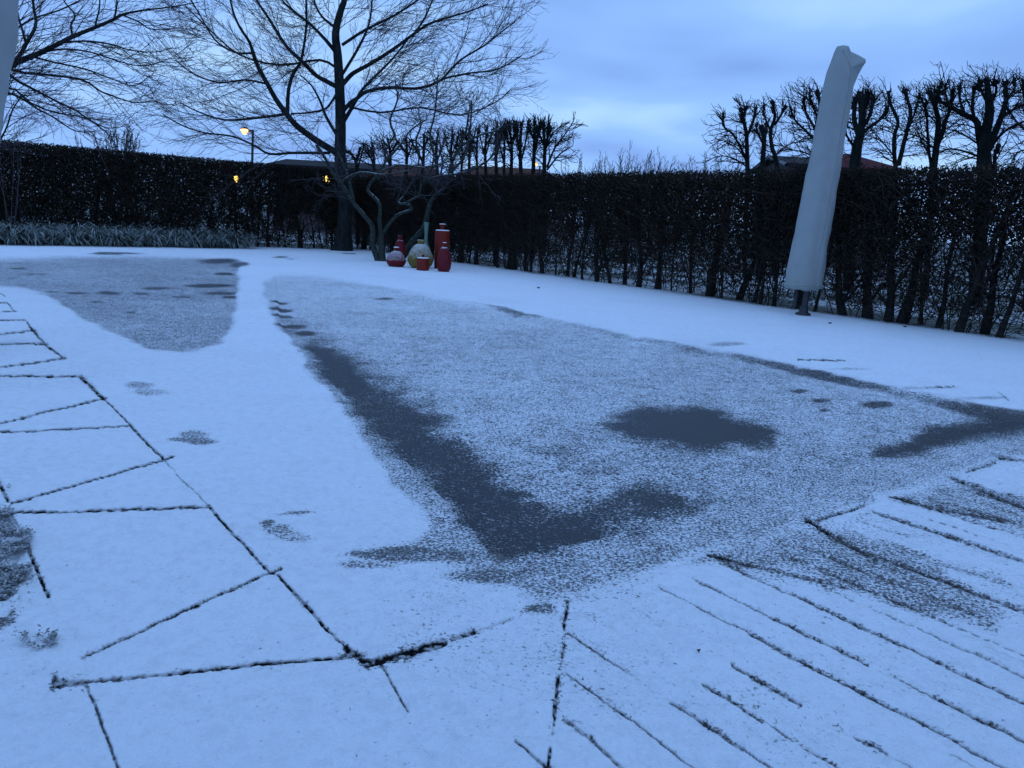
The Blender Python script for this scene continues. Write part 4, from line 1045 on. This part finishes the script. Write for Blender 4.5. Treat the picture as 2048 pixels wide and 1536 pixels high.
def parasol_left():
    b = G(-70, 700); Y = b[1]
    root = empty('covered_parasol', tuple(b), 'grey covered parasol cut off by the upper left edge', 'parasol')
    rows = [(600, -175, -48), (500, -160, -36), (400, -145, -24), (300, -128, -11), (222, -115, 0), (110, -92, 14), (0, -70, 28), (-100, -45, 38), (-180, -20, 40)]
    cover(root, rows, Y, 0, .2, 3)
    m_ = MB(); t_ = P(0, -100, Y)
    m_.tubes([(np.array([tuple(b), tuple((b + t_) / 2), tuple(t_)]), [.05, .05, .045])], 12); m_.build('pole', M_metal, root)
    m_ = MB(); m_.lathe((b[0], b[1], 0), [(.12, 0), (.12, .03), (.075, .05), (.07, .14), (.055, .15)], 24); m_.build('base', M_metal, root)
parasol_left()

# ------------------------------------------------------------------ frosted grass border
def blade_mat():
    mt, t, b = mat_new('frosted_grass_blades')
    tcn = t.nodes.new('ShaderNodeTexCoord')
    n = noise_node(t, 9, 4, .6, tcn.outputs['Object'])
    at = t.nodes.new('ShaderNodeAttribute'); at.attribute_name = 'frost'
    f = Mth(t, 'ADD', Mth(t, 'MULTIPLY', at.outputs['Fac'], 1.25), Mth(t, 'MULTIPLY', Mth(t, 'SUBTRACT', n.outputs['Fac'], .5), 1.2), clamp=True)
    col = mixc(t, f, (.007, .017, .010), (.44, .50, .49))
    t.links.new(col, b.inputs['Base Color']); b.inputs['Roughness'].default_value = .7; b.inputs['Specular IOR Level'].default_value = .2
    return mt
M_blade = blade_mat()
def clump_mesh(seed):
    r_ = np.random.default_rng(seed); V = []; Q = []; fr = []; n = 0
    for i in range(260):
        a = r_.random() * 2 * math.pi; ln = r_.uniform(.55, 1.2); w = r_.uniform(.008, .017)
        el = r_.uniform(.7, 1.5); fz = r_.random() ** 1.5
        d = np.array([math.cos(a), math.sin(a), 0]); sd = np.array([-math.sin(a), math.cos(a), 0])
        p = d * r_.uniform(0, .08); z = 0.0; x = 0.0; K = 7
        for k in range(K):
            t = k / (K - 1)
            e = el * 1.05 - t * (1.35 + el * .75)
            c = p + d * x; ww = w * (1 - t ** 2 * .9)
            V += [[*(c + sd * ww)[:2], z], [*(c - sd * ww)[:2], z]]; fr += [fz * (.3 + .7 * t)] * 2
            x += math.cos(e) * ln / K; z = max(z + math.sin(e) * ln / K, .01)
            if k: Q.append([n + 2 * k - 2, n + 2 * k - 1, n + 2 * k + 1, n + 2 * k])
        n += 2 * K
    return V, Q, fr
def grass_border():
    protos = []
    for s_ in range(5):
        V, Q, fr = clump_mesh(40 + s_)
        o = mesh_np('grass_clump', np.array(V), np.array(Q), M_blade, None, True, {'frost': fr})
        protos.append(o)
    f0 = G(478, 496); f1 = G(-170, 486)
    d = (f1 - f0)[:2]; ln = np.linalg.norm(d); d /= ln; nn = np.array([-d[1], d[0]])
    if nn @ (-f0[:2]) > 0: nn = -nn
    used = set(); k = 0
    for row in range(4):
        nn_k = int(ln / .46)
        for i in range(nn_k + 1):
            p = f0[:2] + d * (ln * i / nn_k + rnd.uniform(-.1, .1)) + nn * (row * .42 + rnd.uniform(-.08, .08)) + d * (row * .08)
            j = rnd.randrange(5)
            if j not in used: o = protos[j]; used.add(j)
            else: o = protos[j].copy(); COL.objects.link(o)
            o.location = (p[0], p[1], 0); o.rotation_euler = (0, 0, rnd.random() * 6.28)
            s_ = rnd.uniform(.85, 1.15); o.scale = (s_, s_, s_ * rnd.uniform(.9, 1.1))
            lab = 'frosted arching grass clump in the border before the left hedge'
            if i == 0 and row == 0: lab = 'frosted grass clump at the right front end of the border'
            tag(o, lab, 'grass clump', 'frosted grass clumps in the border')
    for j, o in enumerate(protos):
        if j not in used: bpy.data.objects.remove(o)
grass_border()

# ------------------------------------------------------------------ low plants through the snow, lower left
def ground_cover():
    r_ = np.random.default_rng(5); V = []; T = []; n = 0
    M_l = simple_mat('small_evergreen_leaves', (.02, .035, .03), (.06, .07, .055), 30, .7, 0, .01, .2, snow=(.75, 1.2, 30))
    cnt = 0
    areas = [(-60, 20, 1010, 1075, 900), (-60, 60, 1065, 1150, 1300), (-60, 85, 1150, 1215, 1000), (-60, 45, 1225, 1265, 450), (40, 120, 1250, 1300, 90), (-60, 20, 940, 1000, 120)]
    Q = []
    for x0, x1, y0, y1, k in areas:
        for i in range(int(k * .55)):
            px = r_.uniform(x0, x1); py = r_.uniform(y0, y1)
            p = G(px, py)
            if vnoise(p[0] * 7, p[1] * 7, 3) < .46: continue
            # a sprig with leaf pairs
            a = r_.random() * 6.28; tl = r_.uniform(.2, 1.0); h = r_.uniform(.008, .028)
            st = np.array([math.cos(a) * tl, math.sin(a) * tl, 1.0]); st /= np.linalg.norm(st)
            for q in range(7):
                c = p + st * h * q / 6 + np.array([0, 0, .004])
                b = a + q * 2.2 + r_.random(); l = r_.uniform(.007, .016)
                u = np.array([math.cos(b), math.sin(b), .35]); w = np.array([-math.sin(b), math.cos(b), 0])
                V += [c, c + u * l * .5 + w * l * .3, c + u * l, c + u * l * .5 - w * l * .3]
                Q.append([n, n + 1, n + 2, n + 3]); n += 4
    o = mesh_np('ground_cover', np.array(V), np.array(Q), M_l, None, False)
    tag(o, 'small evergreen sprigs poking through the snow beside the left paving edge', 'ground cover', kind='stuff')
ground_cover()

# ------------------------------------------------------------------ street lamp, houses, lit lamps
def emis(name, c, s):
    mt, t, b = mat_new(name); b.inputs['Base Color'].default_value = (*c, 1)
    b.inputs['Emission Color'].default_value = (*c, 1); b.inputs['Emission Strength'].default_value = s
    return mt
M_lamp = emis('orange_lamp_glow', (1.0, .50, .20), 3.0)
M_win = emis('yellow_window_light', (1.0, .62, .12), 2.6)
def street_lamp():
    Y = 40; b = P(506, 500, Y); b[2] = 0; t = P(506, 262, Y); root = empty('street_lamp', tuple(b), 'lit orange street lamp on a tall pole above the left hedge', 'street lamp')
    m_ = MB(); m_.tubes([(np.array([tuple(b), (b[0], b[1], t[2] * .5), (t[0], t[1], t[2] + .05)]), [.075, .065, .055])], 10); m_.build('pole', M_metal, root)
    k = Y / F
    m_ = MB(); m_.tubes([(np.array([(t[0], t[1], t[2]), (t[0] - 4 * k, t[1], t[2] + .01), (t[0] - 10 * k, t[1], t[2] - .02)]), [.05, .045, .04])], 8); m_.build('arm', M_metal, root)
    c = np.array([t[0] - 16 * k, t[1], t[2] - .02])
    m_ = MB()
    prof = [(.01, -7 * k), (3 * k, -6.2 * k), (6 * k, -2.5 * k), (7.6 * k, 1.2 * k), (7.0 * k, 3.4 * k)]
    m_.lathe(tuple(c), prof, 20); o = m_.build('lens', M_lamp, root)
    m_ = MB(); m_.lathe(tuple(c), [(8.2 * k, 3.4 * k), (8.0 * k, 4.4 * k), (5 * k, 6.2 * k), (.01, 6.8 * k)], 20); m_.build('hood', M_metal, root)
street_lamp()
M_brick = simple_mat('pale_brick_wall', (.09, .075, .08), (.14, .115, .12), 14, .9, .2, .01, .1)
M_tile_o = simple_mat('brown_orange_roof_tiles', (.055, .018, .011), (.085, .03, .017), 12, .9, .4, .02, .1)
M_tile_r = simple_mat('dark_red_roof_tiles', (.05, .008, .011), (.075, .012, .015), 12, .9, .4, .02, .1)
M_tile_d = simple_mat('dark_roof_tiles', (.02, .018, .02), (.035, .03, .032), 12, .9, .4, .02, .1)
M_board = simple_mat('pale_barge_board', (.12, .12, .14), (.16, .16, .18), 10, .7, 0, .01, .2)
M_glass = simple_mat('dark_window_glass', (.02, .025, .03), (.03, .035, .04), 2, .1, 0, .01, .5)
def house(name_label, x0, x1, eave_y, ridge_y, Y, depth, roof, wins=(), hip=.0):
    a = P(x0, 400, Y); b_ = P(x1, 400, Y); ze = P((x0 + x1) / 2, eave_y, Y)[2]; zr = P((x0 + x1) / 2, ridge_y, Y + depth / 2)[2]
    cx = (a[0] + b_[0]) / 2; w = b_[0] - a[0]
    root = empty('house', (cx, Y + depth / 2, 0), name_label, 'house')
    cy = Y + depth / 2
    m_ = MB(); m_.box((cx, cy, ze / 2 - .1), (w, depth, ze + .2))
    hw, hd = w / 2, depth / 2
    if hip < .05:
        for s in (-1, 1):
            m_.add([(cx + s * hw, cy - hd, ze), (cx + s * hw, cy + hd, ze), (cx + s * hw, cy, zr - .12), (cx + s * (hw - .2), cy - hd, ze), (cx + s * (hw - .2), cy + hd, ze), (cx + s * (hw - .2), cy, zr - .12)], T=[[0, 1, 2], [3, 5, 4]])
    m_.build('wall', M_brick, root, False)
    o = .35; m_ = MB(); th = .16
    hx = hip * w / 2
    for s in (-1, 1):
        q = [(cx - hw - o, cy + s * (hd + o), ze - .18), (cx + hw + o, cy + s * (hd + o), ze - .18), (cx + hw + o - hx, cy, zr), (cx - hw - o + hx, cy, zr)]
        m_.add(q + [(x, y, z + th) for x, y, z in q], [[0, 1, 2, 3], [7, 6, 5, 4], [0, 4, 5, 1], [1, 5, 6, 2], [3, 7, 4, 0]])
    if hip >= .05:
        for s in (-1, 1):
            q = [(cx + s * (hw + o), cy - hd - o, ze - .18), (cx + s * (hw + o), cy + hd + o, ze - .18), (cx + s * (hw + o - hx), cy, zr)]
            m_.add(q + [(x, y, z + th) for x, y, z in q], T=[[0, 1, 2], [5, 4, 3]])
    rf = m_.build('roof', roof, root, False)
    if hip < .05:
        for s in (-1, 1):
            m_ = MB(); x = cx + s * (hw + o + .03)
            for s2 in (-1, 1):
                p = np.array([(x, cy + s2 * (hd + o), ze - .12), (x, cy, zr + .08)]); m_.tubes([(p, [.1, .1])], 4)
            m_.build('barge_board', M_board, root, False)
    for (wx, wy, ww, wh, lit) in wins:
        p = P(wx, wy, Y - .05); k = Y / F
        m_ = MB(); m_.box((p[0], Y - .04, p[2]), (ww * k, .06, wh * k)); wn = m_.build('window', M_board, root, False)
        m_ = MB(); m_.box((p[0] , Y - .085, p[2]), (ww * k - .12, .03, wh * k - .12)); pn = m_.build('pane', M_win if lit else M_glass, wn, False)
    return root
house('pale brick gabled house behind the big bare tree', 551, 760, 333, 328, 44, 7, M_tile_d, [(653, 357, 16, 20, True), (600, 352, 18, 20, False)])
house('low house with a brown-orange tiled roof behind the gnarled tree', 752, 860, 352, 335, 40, 7, M_tile_o, (), .5)
house('long low house with an orange-brown roof behind the flat-topped tree row', 925, 1100, 352, 341, 38, 7, M_tile_o, (), .3)
house('house with a dark red roof just right of the covered parasol', 1650, 1790, 337, 316, 34, 7, M_tile_r, [(1995 - 250, 400, 20, 20, False)], .75)
house('small flat dark-roofed house seen left of the covered parasol', 1576, 1624, 327, 321, 36, 5, M_tile_d, (), .02)
def lantern(px, py, Y, w, h, label, name='garden_lamp'):
    b = P(px, 450, Y); b[2] = 0; p = P(px, py, Y); k = Y / F
    root = empty(name, tuple(b), label, 'lamp')
    m_ = MB(); m_.tubes([(np.array([tuple(b), (b[0], b[1], p[2] - h * k / 2)]), [.04, .035])], 8); m_.build('post', M_metal, root)
    m_ = MB(); m_.lathe((p[0], p[1], p[2] - h * k / 2), [(w * k * .3, 0), (w * k * .5, h * k * .5), (w * k * .42, h * k)], 14); m_.build('globe', M_win, root)
    m_ = MB(); m_.lathe((p[0], p[1], p[2] + h * k / 2), [(w * k * .6, 0), (w * k * .3, h * k * .2), (.01, h * k * .25)], 14); m_.build('cap', M_metal, root)
lantern(472, 357, 26, 10, 15, 'yellow lamp glowing through the left hedge below the street lamp')
lantern(653, 357, 28, 6, 12, 'small yellow lamp glowing through the hedge left of the big tree trunk')
lantern(1995, 443, 20, 5, 5, 'tiny yellow lamp seen through the right hedge near the right edge')
lantern(1073, 329, 30, 4, 6, 'faint yellow lamp at the foot of the flat-topped tree row')

# ------------------------------------------------------------------ bits on the snow
M_deb = simple_mat('dead_leaf', (.05, .035, .025), (.08, .05, .03), 30, .8, 0, .01, .1)
for px, py, s_, lab in ((1077, 577, .035, 'dark dead leaf on the snow between the vases and the parasol'), (1660, 648, .03, 'small dead leaf on the snow just right of the parasol foot'),
                        (1810, 655, .03, 'small dead leaf on the snow near the right hedge foot'), (905, 1308, .0, ''), (1397, 1307, .006, 'tiny brown crumb on the snowy deck boards')):
    if not lab: continue
    b = G(px, py); V = []
    for i in range(7):
        a = i / 7 * 6.28; r = s_ * (1 + .3 * math.sin(3 * a))
        V.append((b[0] + r * math.cos(a), b[1] + r * .7 * math.sin(a), .012 + .4 * s_ * (math.sin(2 * a) * .5 + .5)))
    V.append((b[0], b[1], .012 + s_ * .55)); V.append((b[0], b[1], .004))
    T = [[7, i, (i + 1) % 7] for i in range(7)] + [[8, (i + 1) % 7, i] for i in range(7)]
    o = mesh_np('dead_leaf', np.array(V), np.array(T), M_deb, None, False)
    tag(o, lab, 'leaf')
